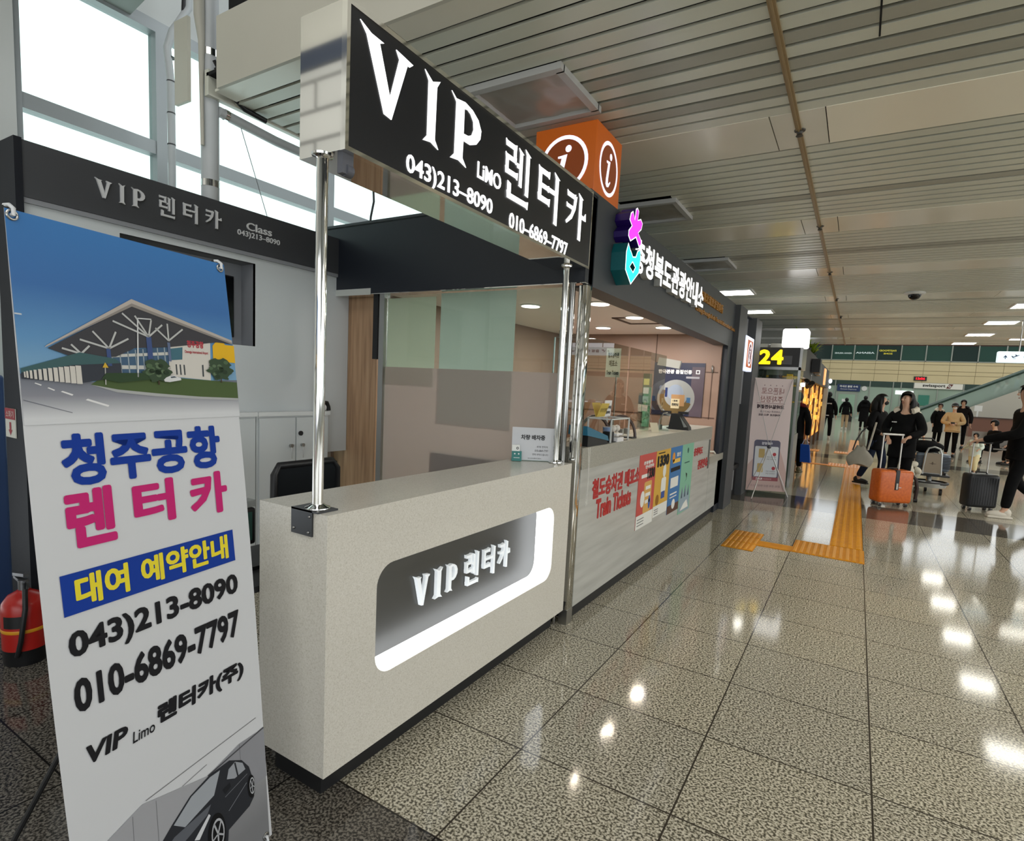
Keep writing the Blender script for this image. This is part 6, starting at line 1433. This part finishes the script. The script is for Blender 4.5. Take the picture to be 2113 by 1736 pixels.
# ================================================================ LUGGAGE
def suitcase(name, label, loc, rz, w, d, h, col, ribs, handle_h, side_ribs=0, strap=False):
    e = empty(name, loc, label, 'suitcase', None, rz)
    z0 = .055
    sh = MB().bbox(-w / 2, w / 2, -d / 2, d / 2, z0, h, .045, 4).build('shell', col, e, True, True)
    mb = MB()
    for k in range(ribs):
        x = -w / 2 + w * (k + 1) / (ribs + 1); mb.bbox(x - .006, x + .006, -d / 2 - .004, d / 2 + .004, z0 + .05, h - .05, .003, 1)
    for k in range(side_ribs):
        z = z0 + .06 + (h - z0 - .12) * k / (side_ribs - 1); mb.bbox(-w / 2 - .004, w / 2 + .004, -d / 2 - .005, d / 2 + .005, z - .008, z + .008, .004, 1)
    if ribs or side_ribs: mb.build('rib', mat(name + '_rib', (176, 190, 200) if side_ribs else (30, 31, 34), .35), e, True)
    for x in (-w / 2 + .06, w / 2 - .06):
        for y in (-d / 2 + .05, d / 2 - .05):
            wl = MB().cyl((x - .016, y, .026), (x + .016, y, .026), .026, n=16).build('wheel', mat('wheel_dark', (40, 40, 42), .5), e, True)
            mb = MB().cyl((x - .018, y, .026), (x + .018, y, .026), .011, n=12); mb.cyl((x, y, .03), (x, y, z0 + .01), .018, n=12); mb.build('hub', mat('hub_pale', (190, 188, 182), .4), wl, True)
    if handle_h:
        hw = w * .28; al = mat('handle_silver', (206, 204, 198), .3, .6)
        for x in (-hw, hw): MB().cyl((x, d / 2 - .05, h - .02), (x, d / 2 - .05, handle_h), .011, n=12).build('pull_rod', al, e, True)
        MB().bbox(-hw - .02, hw + .02, d / 2 - .068, d / 2 - .032, handle_h - .012, handle_h + .02, .012).build('pull_grip', mat('grip_silver', (200, 198, 192), .3, .4) if strap else BLACK, e, True)
    MB().tube([(-.08, 0, h - .005), (-.06, 0, h + .022), (.06, 0, h + .022), (.08, 0, h - .005)], .010).build('top_handle', BLACK, e, True)
    if strap:
        s_ = MB().bbox(-.028, .028, -d / 2 - .006, d / 2 + .004, z0 + .2, h + .004, .004).build('strap', BLACK, e, True)
        MB().box(-.010, .014, -d / 2 - .009, -d / 2 - .006, z0 + .21, z0 + .30).build('tag', mat('tag_pale', (196, 190, 180), .5), s_, True)
        MB().box(.03, .07, -d / 2 - .002, -d / 2 + .001, z0 + .235, z0 + .242).build('badge', STEEL, e, True)
    return e
ORS = noise_mat('suitcase_orange', [(.35, (196, 92, 28)), (.65, (212, 106, 36))], 30, rough=.32)
suitcase('suitcase', 'orange hard suitcase with black strap and raised silver handle', (.55, 10.08, 0), .53, .50, .26, .545, ORS, 0, 1.06, strap=True)
BLS = mat('suitcase_black', (30, 32, 36), .42)
suitcase('suitcase', 'black ribbed suitcase pulled by the man at the right edge', (1.68, 10.72, 0), .38, .40, .24, .555, BLS, 11, 1.01)
# luggage cart with its load
e = empty('luggage_cart', (1.18, 12.1, 0), 'airport luggage cart with a looped handle, loaded behind the orange suitcase', 'luggage cart')
AL = mat('cart_metal', (176, 178, 176), .3, .6)
mb = MB(); mb.tube([(1.18 + .28 * math.cos(t) , 12.05 + .24 * math.sin(t), .20) for t in [math.radians(i * 18) for i in range(21)]], .022); mb.build('bumper_ring', BLACK, e)
MB().cyl((1.18, 12.05, .13), (1.18, 12.05, .20), .26, .27, 28).build('base', AL, e)
for x, y in ((1.0, 11.9), (1.36, 11.95), (1.18, 12.3)): MB().cyl((x - .02, y, .055), (x + .02, y, .055), .055, n=16).build('wheel', BLACK, e)
MB().bbox(.92, 1.48, 12.05, 12.5, .30, .335, .012).build('deck', mat('deck_dark', (50, 50, 52), .5), e)
MB().cyl((1.2, 12.15, .2), (1.2, 12.2, .31), .04).build('stem', AL, e)
MB().tube([(1.08, 11.985, .34), (1.10, 11.98, .70), (1.13, 11.98, .79), (1.21, 11.98, .82), (1.29, 11.98, .79), (1.32, 11.98, .70), (1.34, 11.985, .34)], .016, 12).build('loop_handle', AL, e)
MB().obox((1.21, 11.975, .54), (.115, 0, 0), (0, .006, 0), (0, 0, .17)).build('advert_plate', mat('plate_taupe', (150, 136, 118), .5), e)
outline('plane_print', [[(1.15, .53), (1.19, .535), (1.20, .56), (1.215, .56), (1.215, .537), (1.27, .53), (1.215, .522), (1.205, .505), (1.195, .522)]], mat('print_brown', (96, 80, 66), .5), (0, 11.968, 0), X, Z, 0, e)
suitcase('suitcase', 'silver-blue ridged suitcase riding on the luggage cart', (1.22, 12.22, .335), 0, .50, .22, .36, mat('suitcase_silver', (96, 108, 122), .3), 0, 0, side_ribs=8)
e = empty('travel_bag', (1.05, 12.45, .70), 'soft black travel bag lying on top of the cart load', 'bag')
MB().ell((1.10, 12.30, .80), .28, .16, .11, 20, 12).build('body', COATB, e); MB().tube([(.92, 12.3, .86), (1.0, 12.28, .94), (1.18, 12.28, .95), (1.26, 12.3, .88)], .012).build('handle', BLACK, e)
random.seed(5)
mb = MB()
for k in range(26): mb.ell((.90 + .10 * random.uniform(-1, 1), 11.78 + .09 * random.uniform(-1, 1), .26 + .30 * random.random()), .05 + .03 * random.random(), .07, .035 + .03 * random.random(), 10, 7, rot=Matrix.Rotation(random.random() * 3, 3, 'Y'))
e = empty('cloth_bundle', (.92, 11.78, .2), 'white crumpled bundle on the cart, right of the orange suitcase', 'bundle'); mb.build('bundle', cloth('bundle_white', (212, 206, 190)), e)
e = empty('travel_stool', (.98, 10.75, 0), 'dark brown curved frame standing just right of the orange suitcase', 'stool')
MB().tube([(.92, 10.75, .02), (.93, 10.75, .22), (.90, 10.75, .36), (.84, 10.75, .42), (.76, 10.75, .43)], .026).build('frame', mat('frame_brown', (54, 34, 28), .5), e); MB().cyl((.90, 10.75, .03), (.95, 10.75, .03), .03).build('foot', BLACK, e)
# shoulder bag of the masked woman, blue carrier bag
e = empty('shoulder_bag', (.13, 11.75, .62), 'slouchy grey shoulder bag hanging from the masked woman', 'bag')
bm = MB(); vs = []; nU, nV = 24, 12
for j in range(nV + 1):
    t = j / nV; w = .155 + .055 * math.sin(math.pi * min(1, t * 1.3)) - .16 * max(0, t - .45); z = .40 + .34 * t
    for i in range(nU):
        a = 2 * math.pi * i / nU; dd = .085 * (1 - .75 * t); vs.append((.13 + w * math.cos(a), 11.75 + dd * math.sin(a), z - .03 * math.cos(2 * a) * (1 - t) + .02 * math.sin(5 * a) * t))
fs = [(j * nU + i, j * nU + (i + 1) % nU, (j + 1) * nU + (i + 1) % nU, (j + 1) * nU + i) for j in range(nV) for i in range(nU)] + [tuple(range(nU - 1, -1, -1)), tuple(range(nV * nU, (nV + 1) * nU))]
bm.add(vs, fs, 0, True).build('pouch', cloth('bag_grey', (176, 172, 160)), e)
MB().tube([(.24, 11.75, .68), (.27, 11.76, .86), (.30, 11.78, 1.05), (.32, 11.80, 1.18)], .016).build('strap', cloth('strap_grey', (196, 190, 178)), e)
MB().tube([(.01, 11.75, .66), (.05, 11.77, .84), (.12, 11.79, 1.0), (.2, 11.8, 1.1)], .012).build('strap', mat('strap_dark', (60, 60, 62), .6), e)
e = empty('carrier_bag', (-.70, 12.7, .25), 'glossy blue carrier bag held by the walker behind the pink banner', 'bag')
mb = MB(); mb.add([(-.88, 12.66, .26), (-.70, 12.62, .26), (-.68, 12.74, .26), (-.86, 12.78, .26), (-.90, 12.68, .62), (-.74, 12.64, .62), (-.74, 12.70, .62), (-.88, 12.74, .62)], [(0, 3, 2, 1), (0, 1, 5, 4), (1, 2, 6, 5), (2, 3, 7, 6), (3, 0, 4, 7), (4, 5, 6, 7)]); mb.build('body', mat('bag_blue', (24, 76, 172), .3), e)
MB().tube([(-.87, 12.70, .61), (-.84, 12.78, .72), (-.80, 12.78, .72), (-.76, 12.67, .61)], .006).build('handle', mat('handle_blue', (150, 170, 200), .4), e)
